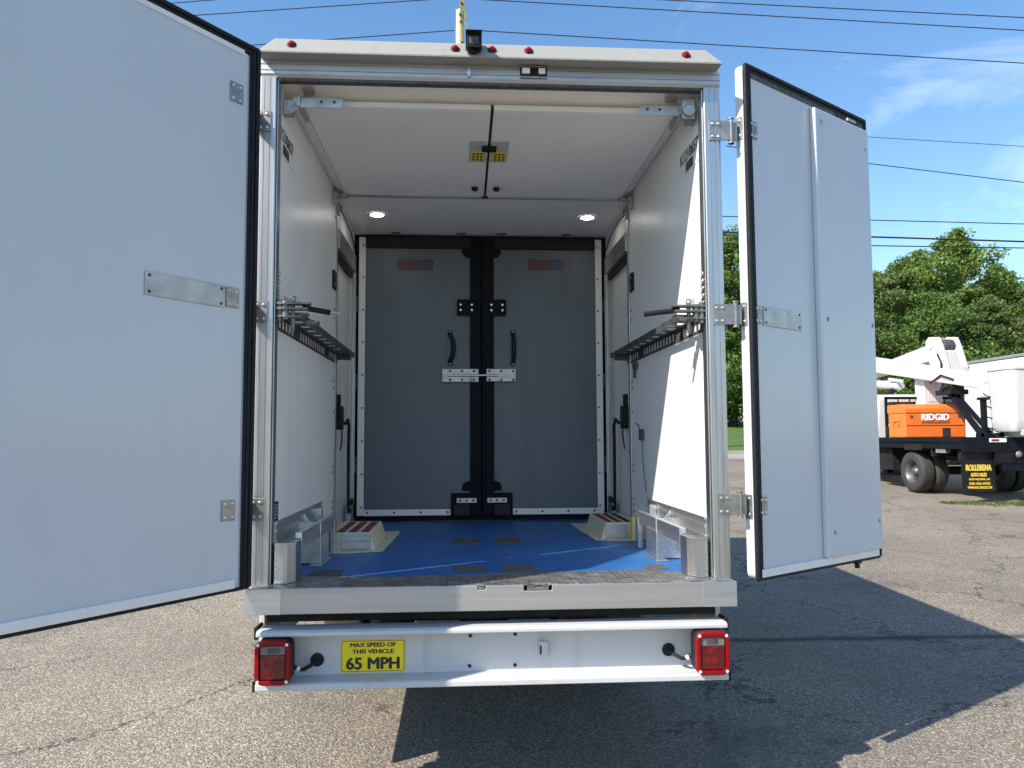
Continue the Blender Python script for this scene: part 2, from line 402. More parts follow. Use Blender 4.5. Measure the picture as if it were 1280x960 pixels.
def lettering(name, body, org, xd, zd, w, h, mat, parent, bold=.0, depth=.0012):
    cu = bpy.data.curves.new(name, 'FONT'); cu.body = body; cu.size = 1; cu.resolution_u = 3
    tmp = bpy.data.objects.new('tmp_text', cu); COL.objects.link(tmp)
    dg = bpy.context.evaluated_depsgraph_get(); dg.update()
    me = bpy.data.meshes.new_from_object(tmp.evaluated_get(dg))
    bpy.data.objects.remove(tmp); bpy.data.curves.remove(cu)
    co = np.array([v.co[:2] for v in me.vertices]); lo = co.min(0); sz = co.max(0)-lo
    xd, zd, org = Vector(xd).normalized(), Vector(zd).normalized(), Vector(org)
    fcs = [tuple(p.vertices) for p in me.polygons]; nrm = xd.cross(zd); bpy.data.meshes.remove(me)
    fat = bold*h; V_all = []; F_all = []
    for q, (ox, oz) in enumerate([(0, 0)] if bold == 0 else [(-fat, 0), (fat, 0), (0, 0), (0, fat*.6), (0, -fat*.6), (-fat*.5, fat*.4), (fat*.5, -fat*.4)]):
        n0 = len(V_all)
        V_all += [tuple(org + xd*(fat+(c[0]-lo[0])/sz[0]*(w-2*fat)+ox) + zd*(fat+(c[1]-lo[1])/sz[1]*(h-2*fat)+oz) + nrm*(q*.00008)) for c in co]
        F_all += [tuple(i+n0 for i in f) for f in fcs]
    me = bpy.data.meshes.new(name); me.from_pydata(V_all, [], F_all)
    me.materials.clear(); me.materials.append(M[mat])
    o = bpy.data.objects.new(name, me); COL.objects.link(o); o.parent = parent
    return o

# ------------------------------------------------------------------ ground
def gh(x, y):
    def sp(t, k): return np.logaddexp(0, t*k)/k
    h = .043*sp(np.asarray(y, float)-2.2, 1.3)
    h = np.minimum(h, .86 + .0*h)
    return h + .072*np.clip(np.asarray(y, float)-25.5, 0, 24) + .05*np.clip((np.asarray(y, float)-22)/3.5, 0, 1)
def sheet(name, xs, ys, mat, dz=0, label=None):
    X, Y = np.meshgrid(xs, ys); Z = gh(X, Y)+dz
    nx, ny = len(xs), len(ys)
    v = np.stack([X, Y, Z], -1).reshape(-1, 3).tolist()
    f = [(j*nx+i, j*nx+i+1, (j+1)*nx+i+1, (j+1)*nx+i) for j in range(ny-1) for i in range(nx-1)]
    me = bpy.data.meshes.new(name); me.from_pydata(v, [], f); me.materials.append(M[mat])
    me.polygons.foreach_set('use_smooth', [True]*len(f))
    o = bpy.data.objects.new(name, me); COL.objects.link(o); o['kind'] = 'structure'; return o
sheet('parking_lot', np.linspace(-300, 320, 90), np.concatenate([np.linspace(-300, -1, 12), np.linspace(0, 22, 45)]), 'asphalt')
sheet('road', np.linspace(-300, 320, 40), np.linspace(21.9, 25.6, 8), 'road', .006)
sheet('lawn', np.linspace(-300, 400, 50), np.concatenate([np.linspace(25.5, 60, 24), np.linspace(80, 900, 8)]), 'lawn', .0)
kb = MB(); kb.box(-300, 320, 25.4, 25.55, .75, 1.05); ko = kb.build('kerb', 'road'); ko['kind'] = 'structure'

# ------------------------------------------------------------------ the open box truck
T = thing('box_truck', 'white box truck with rear doors open, empty blue-floored cargo bay and red tail lamps', 'box truck')
# side walls (both sides) with side-door openings
for sx in (None, 0):
    w = MB()
    w.box(.977, 1.058, .071, 1.69, .86, 3.26)
    w.box(.977, 1.058, 1.69, 2.47, 2.84, 3.26)
    w.box(.977, 1.058, 1.69, 2.47, .86, .965)
    w.box(.977, 1.058, 2.47, 5.2, .86, 3.26)
    wall = w.build('side_wall', 'wall', T, 0, flip=sx)
    d = MB(); d.box(1.004, 1.046, 1.70, 2.46, .972, 2.835)
    sdoor = d.build('side_door', 'white', T, .004, flip=sx)
    fr = MB()
    fr.box(.958, .975, 1.675, 2.486, 2.84, 2.972); fr.box(.962, .9755, 2.40, 2.485, .96, 2.838); fr.box(.968, .9758, 1.628, 1.676, .96, 3.14)
    fr.box(.975, 1.0, 1.72, 2.40, 2.79, 2.836, 1); fr.box(.955, .962, 2.43, 2.44, .96, 2.838)
    fr.build('side_door_frame', ['alu', 'rubber'], sdoor, .002, flip=sx)
    lk = MB(); lk.rrect(1.85, 1.93, 1.64, 1.80, .02, 0, .045); lk.rrect(1.865, 1.90, 1.80, 1.88, .01, .0, .03)
    # the lock is drawn in the wall plane: swap axes
    lk.v = [(1.003-y, x, z) for x, y, z in lk.v]
    lk.build('lock', 'plastic', sdoor, .004, flip=sx)
    cb = MB(); cb.tube([(.95, 1.93, 1.68), (.94, 2.0, 1.71), (.945, 2.08, 1.66), (.95, 2.10, 1.5), (.95, 2.11, 1.2), (.95, 2.12, 1.06), (.95, 2.2, 1.05), (.95, 2.22, 1.13), (.95, 2.3, 1.14), (.95, 2.33, 1.0)], .011)
    cb.tube([(.96, 1.86, 1.64), (.95, 1.80, 1.58), (.955, 1.77, 1.50)], .005)
    cb.build('cable', 'rubber', sdoor, smooth=True, flip=sx)
    bx = MB(); bx.box(.945, .98, 2.20, 2.34, .96, 1.10); bx.build('corner_block', 'alu_x', sdoor, .004, flip=sx)
    hg = MB()
    for z in (1.32, 1.95, 2.55):
        hg.cyl((.952, 2.475, z), (.952, 2.475, z+.12), .008, n=8)
        for k in range(4): hg.cyl((.952, 2.475, z+.015+k*.03), (.952, 2.475, z+.022+k*.03), .0105, n=8)
    hg.build('hinge_pins', 'galv', sdoor, flip=sx)
    sw = MB(); sw.rrect(1.50, 1.60, 2.54, 2.66, .008, 0, .012); sw.v = [(.976-y, x, z) for x, y, z in sw.v]
    for z in (2.57, 2.63): sw.cyl((.964, 1.55, z), (.961, 1.55, z), .016, n=12, mi=1)
    sw.build('socket_plate', ['plastic', 'steel'], T, .002, flip=sx)
    dots = MB()
    for z in (3.03, 2.42, 2.36, 1.95, 1.90, 1.75, 1.40, 1.36, 1.18, 1.14, 1.1):
        dots.cyl((.977, 1.60, z), (.974, 1.60, z), .008, n=8)
    dots.build('rivets', 'galv', wall, flip=sx)
    sen = MB(); sen.box(.95, .9765, 1.62, 1.68, 3.06, 3.13); sen.box(.945, .95, 1.64, 1.67, 3.07, 3.12, 1)
    sen.tube([(.96, 1.68, 3.10), (.965, 1.85, 3.115), (.966, 2.2, 3.10), (.968, 2.45, 3.03)], .004, 6, 1)
    sen.build('junction_box', ['alu', 'rubber'], T, 0, flip=sx)
    # kick plate with ribs
    k = MB(); k.box(.9685, .976, .075, 1.19, .955, 1.212)
    for z in (.985, 1.03, 1.075, 1.12, 1.165, 1.20): k.box(.962, .9685, .075, 1.19, z, z+.014)
    k.build('kick_plate', 'alu_y', T, .002, flip=sx)
    # jamb strip inside each post
    j = MB(); j.box(.970, .9768, .012, .0695, .951, 3.206); j.build('door_jamb', 'alu', T, .003, flip=sx)
    # corner post, fluted
    prof = [(.978, .07), (.978, .004), (.982, 0)]
    for c in (1.004, 1.030): prof += [(c-.0022, 0), (c-.001, .0025), (c+.001, .0025), (c+.0022, 0)]
    prof += [(1.046, 0), (1.055, .005), (1.058, .015), (1.058, .07)]
    p = MB(); p.prism(prof, 'z', .950, 3.207); post = p.build('corner_post', 'alu', T, flip=sx)
    q = MB(); q.box(1.0585, 1.061, .03, 5.2, .86, .95); q.box(1.0585, 1.066, .05, 5.2, 3.2, 3.30); q.build('side_rail', 'alu_y', T, .002, flip=sx)

# ceiling, header, cap, roof
c = MB(); c.box(-.976, .976, .06, 5.2, 3.262, 3.33); c.build('roof', 'ceil_old', T)
c = MB(); c.hexa([(-.9762, .058, 3.2610), (.9762, .058, 3.2610), (.9762, .195, 3.183), (-.9762, .195, 3.183), (-.9762, .062, 3.2615), (.9762, .062, 3.2615), (.9762, .205, 3.188), (-.9762, .205, 3.188)]); c.build('header_fascia', 'ceil_old', T)
c = MB(); c.box(-.9765, .9765, 1.54, 2.60, 3.15, 3.2); ceil = c.build('ceiling_liner', 'ceil', T, .002)
for sx in (None, 0):
    s_ = MB(); s_.hexa([(.900,.2,3.152),(.9755,.2,3.200),(.9755,1.53,3.200),(.900,1.53,3.152),(.899,.2,3.160),(.9755,.2,3.209),(.9755,1.53,3.209),(.899,1.53,3.160)])
    s_.build('ceiling_cove', 'ceil', T, flip=sx)
    leaf = MB(); leaf.box(.007, .896, .17, 1.508, 3.15, 3.176)
    lf = leaf.build('overhead_panel', 'ceil', T, .004, flip=sx)
    e = MB(); e.box(.010, .895, .1695, .1685, 3.153, 3.174); e.box(.012, .70, .20, .197, 3.1478, 3.1495)
    e.build('edge_strip', 'white', lf, flip=sx)
    pl = MB(); pl.box(.012, .105, .56, .865, 3.144, 3.1495); pl.build('latch_plate', 'sticker_grey', lf, .001, flip=sx)
    st = MB(); st.box(.024, .096, .70, .84, 3.1415, 3.1438)
    st.build('warning_sticker', 'yellow', lf, flip=sx)
    mk = MB()
    for i in range(3):
        for jj in range(3): mk.box(.031+i*.022, .046+i*.022, .715+jj*.042, .742+jj*.042, 3.140, 3.1413)
    mk.build('sticker_print', 'patch', lf, flip=sx)
    la = MB(); la.box(.004, .04, .61, .67, 3.128, 3.1435); la.build('latch', 'plastic', lf, .004, flip=sx)
    kn = MB(); kn.lathe([(.0, -.022), (.016, -.020), (.022, -.008), (.022, 0)], (.068, 1.325, 3.149), (0, 0, 1), 16)
    kn.build('knob', 'plastic', lf, smooth=True, flip=sx)
    br = MB(); br.box(.70, .93, .115, .12, 3.118, 3.166); br.box(.895, .91, .10, .30, 3.12, 3.165)
    for xx in (.74, .80): br.cyl((xx, .115, 3.145), (xx, .11, 3.145), .007, n=8, mi=1)
    br.beam((.945, .10, 3.09), (.845, .14, 3.20), .028, .004, 0, (0, 1, 0)); br.box(.835, .885, .10, .15, 3.195, 3.20)
    br.box(.93, .973, .11, .16, 3.085, 3.15)
    br.build('panel_bracket', ['zinc', 'galv'], T, .001, flip=sx)
    en = MB(); en.box(.88, .965, 1.46, 1.52, 3.128, 3.15); en.box(.95, .975, 1.47, 1.51, 3.08, 3.16); en.cyl((.925, 1.46, 3.14), (.925, 1.455, 3.14), .009, n=8, mi=1)
    en.build('rail_bracket', ['alu_x', 'galv'], T, .002, flip=sx)
    lp = MB(); lp.lathe([(.0, -.003), (.047, -.003)], (.745, 1.945, 3.149), (0, 0, 1), 24, 0)
    lp.lathe([(.047, -.004), (.066, -.006), (.070, 0)], (.745, 1.945, 3.1495), (0, 0, 1), 24, 1)
    lp.build('ceiling_lamp', ['led', 'white'], T, smooth=True, flip=sx)
    for xx in (.12, .62):
        rc = MB(); rc.box(xx, xx+.07, 2.40, 2.43, 3.143, 3.1495); rc.build('ceiling_clip', 'galv', T, .002, flip=sx)
g = MB(); g.box(-.006, .006, .18, 1.5, 3.160, 3.17); g.box(-.02, .02, 1.49, 1.505, 3.138, 3.149); g.build('panel_gap_seal', 'rubber', T)
g = MB(); g.box(-.93, .93, 1.512, 1.537, 3.143, 3.165); g.build('ceiling_rail', 'alu_x', T, .002)
bb = MB(); bb.cyl((.93, .10, 3.125), (.93, .06, 3.125), .030, n=18); bb.box(.90, .965, .08, .10, 3.09, 3.19); bb.build('roller_housing', 'zinc', T, .006)

h = MB()
h.prism([(0, 3.222), (0, 3.235), (.004, 3.237), (.004, 3.239), (0, 3.241), (0, 3.262), (.004, 3.264), (.004, 3.267), (0, 3.269), (0, 3.298), (.055, 3.298), (.055, 3.208), (.010, 3.208)], 'x', -1.057, 1.057)
hdr = h.build('header', 'alu_x', T)
h = MB(); h.box(-.975, .975, .012, .050, 3.196, 3.2075); h.build('header_lip', 'galv', hdr)
cp = MB()
for a, b, y0, y1, z0, z1 in ((1.045, .978, -.082, -.045, 3.285, 3.362),):
    cp.hexa([(-a, y0, z0), (a, y0, z0), (1.06, .70, 3.30), (-1.06, .70, 3.30), (-b, y1, z1), (b, y1, z1), (.99, .70, 3.372), (-.99, .70, 3.372)])
cp.box(-a, a, y0, y0+.004, z0-.006, z0-.0005)
capo = cp.build('roof_cap', 'cap', T, .006)
for xx in (-.9, -.176, -.01, .156, .88):
    ml = MB(); yy, zz = -.064, 3.326
    ml.lathe([(.0, .016), (.009, .0145), (.0145, .008), (.016, 0)], (xx, yy, zz), (0, -1, .45), 16, 0)
    ml.lathe([(.0165, .003), (.0205, .001), (.0205, -.006)], (xx, yy, zz), (0, -1, .45), 16, 1)
    ml.build('marker_lamp', ['rim', 'rubber'], T, smooth=True)
cm = MB(); cm.rrect(-.128, -.058, 3.302, 3.366, .006, -.125, -.07, 0)
for i in range(5):
    z = 3.312+i*.0105; cm.box(-.1325, -.0535, -.118, -.075, z, z+.004, 0)
cm.box(-.136, -.050, -.15, -.06, 3.3745, 3.378, 0); cm.box(-.136, -.132, -.10, -.08, 3.30, 3.377, 0); cm.box(-.054, -.050, -.10, -.08, 3.30, 3.377, 0)
cm.rrect(-.116, -.070, 3.318, 3.356, .004, -.1275, -.125, 1)
cm.cyl((-.093, -.1275, 3.337), (-.093, -.134, 3.337), .012, n=16, mi=2); cm.box(-.11, -.075, -.1, -.06, 3.288, 3.302, 0)
cm.v = [(-.093+(x+.093)*.84, y, 3.335+(z-3.335)*.86) for x, y, z in cm.v]
cm.build('rear_camera', ['plastic', 'galv', 'glass'], T, .001)
ct = MB(); ct.box(.121, .246, -.003, .0, 3.226, 3.282, 0); ct.box(.121, .246, -.016, -.003, 3.276, 3.282, 1); ct.box(.13, .166, -.014, -.003, 3.247, 3.272, 2); ct.box(.206, .236, -.014, -.003, 3.247, 3.272, 2)
ct.box(.121, .246, -.008, -.003, 3.226, 3.236, 1)
ct.build('door_catch', ['plastic', 'steel', 'white_text'], T, .001)
b1 = MB(); b1.cyl((-.113, 0, 3.245), (-.113, -.012, 3.245), .011, n=12); b1.box(-.118, -.108, -.02, 0, 3.222, 3.262); b1.build('catch_pin', 'bolt', T, .001)

# floor, tread plate, sill
f = MB(); f.box(-.9765, .9765, .0, 5.19, .86, .945); f.build('deck', 'dark', T)
f = MB(); f.box(-.976, .976, .06, 2.6, .9455, .950); flo = f.build('floor', 'floor', T)
edge = [(-.87, .205), (-.72, .19), (-.5, .16), (-.3, .175), (-.1, .20), (.1, .235), (.3, .225), (.5, .235), (.75, .245), (.88, .15), (.976, .12)]
f = MB(); f.prism([(-1.04, -.072), (1.04, -.072), (1.04, -.002), (.976, -.002), (.976, .12)] + edge[::-1][1:] + [(-.976, .14), (-.976, -.002), (-1.04, -.002)], 'z', .9465, .9515)
f.build('tread_plate', 'tread', T, .001)
for x0, x1, y0, y1 in ((-.85, -.70, .205, .36), (-.195, -.04, .27, .42), (.045, .205, .27, .42), (.73, .845, .25, .38), (-.195, -.04, 1.22, 1.44), (.065, .215, 1.23, 1.45)):
    m = MB(); J = lambda: rng.uniform(-.008, .008); m.prism([(x0+J(), y0+J()), ((x0+x1)/2+J(), y0+J()), (x1+J(), y0+J()), (x1+J(), (y0+y1)/2+J()), (x1-.006+J(), y1+J()), ((x0+x1)/2+J(), y1+J()), (x0+.01+J(), y1+J()), (x0+J(), (y0+y1)/2+J())], 'z', .9498, .9525); m.build('floor_plate', 'patch', flo)
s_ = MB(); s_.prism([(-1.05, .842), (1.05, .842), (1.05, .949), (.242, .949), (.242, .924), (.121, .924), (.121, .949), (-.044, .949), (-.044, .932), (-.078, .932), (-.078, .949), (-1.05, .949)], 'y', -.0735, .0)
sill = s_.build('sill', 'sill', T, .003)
for sx in (None, 0):
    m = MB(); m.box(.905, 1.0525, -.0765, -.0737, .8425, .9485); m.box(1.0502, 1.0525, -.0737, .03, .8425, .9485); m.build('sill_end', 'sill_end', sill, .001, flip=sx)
m = MB(); m.box(.135, .228, -.070, -.02, .9245, .94); m.box(.135, .168, -.072, -.04, .94, .953); m.box(.20, .232, -.072, -.04, .94, .951); m.cyl((.15, -.055, .947), (.22, -.055, .947), .009, n=10)
m.build('latch_keeper', 'steel', T, .002)
m = MB(); m.box(-.075, -.048, -.072, -.03, .9325, .942); m.cyl((-.0755, -.06, .947), (-.0465, -.06, .947), .009, n=10); m.build('latch_keeper', 'steel', T, .002)

# bulkhead with double leaf at the end of the bay
Y0 = 2.49
b = MB(); b.box(-.9755, .9755, Y0+.0, Y0+.08, .955, 3.148); bh = b.build('bulkhead', 'black', T)
for sx, xs in ((None, (.093, .886)), (0, (.086, .886))):
    b = MB(); b.box(xs[0], xs[1], Y0-.022, Y0-.001, 1.045, 3.04); bl = b.build('bulkhead_leaf', 'greyp', T, .003, flip=sx)
    b = MB(); b.box(.888, .938, Y0-.026, Y0-.001, 1.0, 3.125); b.box(.235, .8875, Y0-.026, Y0-.001, .998, 1.044)
    for i in range(9): b.cyl((.905, Y0-.026, 1.06+i*.25), (.905, Y0-.030, 1.06+i*.25), .008, n=8, mi=1)
    for i in range(4): b.cyl((.26+i*.2, Y0-.026, 1.022), (.26+i*.2, Y0-.030, 1.022), .009, n=8, mi=1)
    b.build('edge_trim', ['white', 'galv'], bl, .002, flip=sx)
    b = MB(); b.box(.004, xs[0]-.0006, Y0-.05, Y0-.001, 1.0, 3.12); b.box(.028, .066, Y0-.056, Y0-.050, 1.02, 3.1); b.build('centre_stile', 'black', bl, .004, flip=sx)
    b = MB(); b.box(.004, .884, Y0-.04, Y0-.0225, 3.04, 3.13); b.build('top_gasket', 'rubber', bl, .003, flip=sx)
    for z, sg in ((3.045, -1), (1.18, 1)):
        b = MB(); pts = [(.094, 0)] + [(.094+.055*math.sin(R(a))*1.0, .06*math.cos(R(a))) for a in range(0, 91, 15)]
        b.prism([(x, z+sg*y) for x, y in [(.09, 0), (.09, .075), (.12, .07), (.14, .055), (.15, .03), (.15, 0)]], 'y', Y0-.034, Y0-.0222); b.build('corner_gusset', 'black', bl, .002, flip=sx)
    b = MB(); b.box(.052, .188, Y0-.062, Y0-.051, 2.515, 2.64); 
    for xx in (.075, .16):
        for zz in (2.557, 2.598): b.cyl((xx, Y0-.062, zz), (xx, Y0-.066, zz), .009, n=8, mi=1)
    b.box(.1, .188, Y0-.051, Y0-.022, 2.52, 2.635); b.build('stile_plate', ['black', 'bolt'], bl, .002, flip=sx)
    b = MB(); b.tube([(.238, Y0-.03, 2.39), (.243, Y0-.045, 2.37), (.246 if sx is None else .222, Y0-.065, 2.33), (.246 if sx is None else .214, Y0-.07, 2.27), (.246 if sx is None else .222, Y0-.065, 2.20), (.243, Y0-.045, 2.165), (.238, Y0-.03, 2.145)], [.016, .016, .018, .019, .018, .016, .016], 10)
    for zz in (2.385, 2.15): b.cyl((.24, Y0-.022, zz), (.24, Y0-.046, zz), .019, n=12); b.cyl((.24, Y0-.046, zz), (.24, Y0-.049, zz), .008, n=8, mi=1)
    b.build('pull_handle', ['plastic', 'bolt'], bl, smooth=True, flip=sx)
    b = MB()
    if sx is None: b.box(.038, .26, Y0-.058, Y0-.051, 2.01, 2.105)
    else: b.box(.024, .30, Y0-.058, Y0-.051, 2.006, 2.104)
    for xx in (.06, .15, .24):
        for zz in (2.022, 2.088): b.cyl((xx, Y0-.058, zz), (xx, Y0-.062, zz), .010, n=10, mi=1)
    b.box(.05, .2, Y0-.066, Y0-.058, 2.045, 2.066)
    b.build('latch_plate', ['zinc', 'galv'], bl, .001, flip=sx)
    b = MB(); b.box(.005, .085, Y0-.06, Y0-.0505, 1.0, 1.165); b.box(.0855, .232, Y0-.05, Y0-.0265, 1.05, 1.165); b.box(.09, .215, Y0-.075, Y0-.0505, 1.0, 1.082, 2); b.box(.04, .19, Y0-.064, Y0-.0605, 1.092, 1.128, 1)
    for xx in (.065, .115, .165): b.cyl((xx, Y0-.064, 1.11), (xx, Y0-.068, 1.11), .009, n=8, mi=2)
    b.build('foot_bracket', ['black', 'zinc', 'plastic'], bl, .002, flip=sx)
for x0, z0 in ((-.647, 2.869), (.364, 2.878)):
    par = [o for o in T.children if o.name.startswith('bulkhead_leaf')][0 if x0 > 0 else 1]
    d = MB(); w_, h_ = .277, .086; y = Y0-.0235
    d.box(x0, x0+w_, y, y+.001, z0, z0+h_, 0)
    d.box(x0+.005, x0+w_-.005, y-.001, y-.0002, z0+.011, z0+h_-.011, 1)
    for i, zz in enumerate((z0+.022, z0+.038, z0+.054)): d.box(x0+.016, x0+.034+.01*(i % 2), y-.002, y-.0012, zz, zz+.008, 0)
    d.build('decal', ['decal_red', 'decal_navy'], par)
    lettering('decal_lettering', 'CARGO', (x0+.048, y-.0025, z0+.025), (1,0,0), (0,0,1), .125, .036, 'decal_red', par, .06)
    lettering('decal_lettering', 'LITE', (x0+.18, y-.0025, z0+.025), (1,0,0), (0,0,1), .078, .036, 'decal_blue', par, .06)
b = MB(); b.cyl((-.26, Y0-.07, 2.055), (.12, Y0-.07, 2.055), .009, n=10); b.cyl((-.085, Y0-.075, 2.055), (-.085, Y0-.082, 2.005), .006, n=8); b.build('slide_bolt', 'bolt', T, smooth=True)

# gate tracks, handles, chains
for sx in (None, 0):
    t = MB()
    y0, y1 = .03, 1.72
    t.box(.9735, .9757, y0, y1, 2.126, 2.142); t.box(.9735, .9757, y0, y1, 2.070, 2.084)
    ys = y0+.0
    n = 26
    for i in range(n+1):
        yy = y0 + (y1-y0)*i/n; wd = .026 if not (i % 13 == 7) else .15
        t.box(.9737, .9755, yy-wd/2, yy+wd/2, 2.084, 2.126)
    t.box(.955, .9735, y0, y1, 2.1355, 2.1415); t.box(.888, .905, y0, y1, 2.135, 2.142)
    for i in range(11):
        yy = y0+.04+(y1-y0-.09)*i/10; t.box(.905, .955, yy-.035, yy+.035, 2.136, 2.1415)
    t.box(.879, .888, y0+.12, y1, 2.124, 2.158); t.box(.885, .976, y1-.012, y1+.015, 2.10, 2.165); t.box(.862, .89, y1-.02, y1+.03, 2.12, 2.15)
    tr = t.build('gate_track', 'galv', T, flip=sx)
    k = MB(); k.box(.83, .968, .012, .055, 2.152, 2.162); k.box(.82, .968, .012, .055, 2.175, 2.185); k.box(.85, .968, .015, .05, 2.118, 2.126)
    k.cyl((.955, .03, 2.10), (.955, .03, 2.20), .012, n=10); k.cyl((.93, .033, 2.11), (.93, .033, 2.19), .016, n=10)
    k.cyl((.897, .035, 2.055), (.897, .035, 2.195), .009, n=10); k.torus((.897, .035, 2.203), (1,0,0), (0,0,1), .011, .0035, 12, 6)
    k.box(.80, .86, .10, .15, 2.10, 2.118); k.box(.84, .90, .06, .12, 2.138, 2.146)
    k.build('gate_hinge', 'worn_steel', tr, .002, flip=sx)
    k = MB(); xe = .742 if sx == 0 else .70
    k.cyl((.86, .05, 2.166), (xe, .085, 2.150), .0125, n=12, mi=0)
    if sx == 0: k.cyl((xe, .085, 2.150), (xe-.045, .093, 2.1465), .006, n=10, mi=1)
    k.build('handle_bar', ['plastic', 'zinc'], tr, smooth=True, flip=sx)
    k = MB()
    for i in range(9):
        z = 2.33-i*.017
        if i % 2: k.torus((.963, .03, z), (0,0,1), (1,0,0), .008, .0022, 10, 5, sx=1.5)
        else: k.torus((.963, .03, z), (0,0,1), (0,1,0), .008, .0022, 10, 5, sx=1.5)
    k.build('chain', 'steel', tr, smooth=True, flip=sx)
    # label under track pivot
    lb = MB(); lb.box(.9745, .9765, .20, .34, 2.21, 2.25); lb.build('tape_label', 'sticker_grey', T, flip=sx)
    # corner box, fold-down beam and bracket near the floor
    k = MB(); k.prism([(.958, .02), (.905, .02), (.875, .065), (.870, .15), (.958, .15)], 'z', .953, 1.125)
    k.box(.900, .905, .014, .02, .953, 1.128); k.box(.905, .957, .014, .02, .953, .962); k.box(.905, .957, .014, .02, 1.119, 1.128)
    for i in range(7): k.cyl((.951, .02, .965+i*.024), (.951, .016, .965+i*.024), .003, n=6)
    k.build('corner_box', 'alu', T, .003, flip=sx)
    k = MB(); k.beam((.885, .165, 1.142), (.862, .95, 1.150), .030, .026); k.beam((.872, .165, 1.115), (.849, .95, 1.122), .004, .06)
    k.box(.855, .968, .55, .556, .955, 1.16); k.box(.845, .851, .50, .72, .955, 1.10); k.box(.835, .90, .48, .76, .951, .955); k.box(.846, .87, .92, .99, .955, 1.13)
    k.box(.93, .966, .98, 1.02, 1.06, 1.19)
    k.prism([(.966, .956), (.966, 1.195), (.905, 1.12), (.905, .956)], 'y', .66, .663)
    k.build('folding_beam', 'alu_y', T, .002, flip=sx)
    k = MB(); yb = 1.03 if sx == 0 else 1.25
    k.box(.87, .93, yb-.06, yb, .955, 1.10); k.build('foam_block', 'foam', T, .01, flip=sx)
    # step box with red grip strips
    ys, x0, x1 = (1.0, .665, .90) if sx == 0 else (1.36, .745, .955)
    k = MB(); L = .62
    k.hexa([(x0-.03, ys, .951), (x1, ys, .951), (x1, ys+L, .951), (x0-.03, ys+L, .951), (x0, ys+.015, 1.05), (x1, ys+.015, 1.05), (x1, ys+L, 1.05), (x0, ys+L, 1.05)], 0)
    stp = k.build('step', 'cream', T, .004, flip=sx)
    k = MB(); k.box(x0-.005, x1-.075, ys-.012, ys+.01, .96, 1.0); k.box(x0-.005, x1-.075, ys-.002, ys+.012, 1.0, 1.043); k.build('riser_plate', 'alu_x', stp, .002, flip=sx)
    k = MB(); k.prism([(x0-.075, ys-.03), (x1-.1, ys-.09), (x1, ys-.09), (x1, ys+L+.25), (x0-.10, ys+L+.25), (x0-.10, ys+L+.1)], 'z', .9502, .953); k.build('base_flange', 'cream', stp, flip=sx)
    wv = (x1-x0-.03)/3
    for i in range(3):
        k = MB(); a = x0+.012+i*wv; k.box(a, a+wv*.62, ys+.03, ys+L-.05, 1.0502, 1.0525); k.build('grip_strip', 'grip_red' if not (sx is None and i == 2) else 'grip_black', stp, flip=sx)
# wall numbers, barcodes, info label
for side, y_a, y_b in ((-1, .035, .335), (1, .385, .085)):
    X = side*.9755; xd = (0, 1, 0) if side < 0 else (0, -1, 0)
    k = MB(); k.box(min(X, X-side*.0008), max(X, X-side*.0008), .03, .39, 2.89, 3.03); lab = k.build('number_sticker', 'sticker_grey' if False else 'ceil', T)
    lettering('number_lettering', 'K1210657', (X-side*.0016, y_a, 2.955), xd, (0,0,1), .30, .062, 'ink', lab, .05)
    k = MB(); yy = y_a
    sg = 1 if side < 0 else -1; pos = .09
    while pos < .21:
        w_ = rng.choice((.004, .006, .010)); a = y_a+sg*pos; bb_ = y_a+sg*(pos+w_)
        k.box(min(X-side*.0016, X-side*.0008), max(X-side*.0016, X-side*.0008), min(a, bb_), max(a, bb_), 2.90, 2.948); pos += w_+rng.choice((.003, .005))
    k.build('barcode', 'ink', lab)
k = MB(); k.box(-.9758, -.974, .078, .150, 1.214, 1.30); il = k.build('info_label', 'ink', T)
k = MB()
for i in range(5): k.box(-.9738, -.9732, .088, .125+.015*(i % 2), 1.225+i*.014, 1.231+i*.014)
k.build('label_print', 'sticker_grey', il)
k = MB(); k.box(.955, .977, 1.42, 1.50, 2.02, 2.06); k.cyl((.96, 1.46, 2.02), (.96, 1.46, 1.96), .01, n=8); k.build('hook', 'galv', T, .003)
k = MB(); k.rrect(1.28, 1.35, 1.56, 1.63, .01, 0, .02); k.v = [(.976-y, x, z) for x, y, z in k.v]; k.tube([(.965, 1.31, 1.56), (.968, 1.29, 1.4), (.97, 1.24, 1.25)], .0025, 6); k.tube([(.965, 1.34, 1.62), (.968, 1.42, 1.66), (.97, 1.5, 1.67)], .003, 6); k.build('wire_stub', 'galv', T)

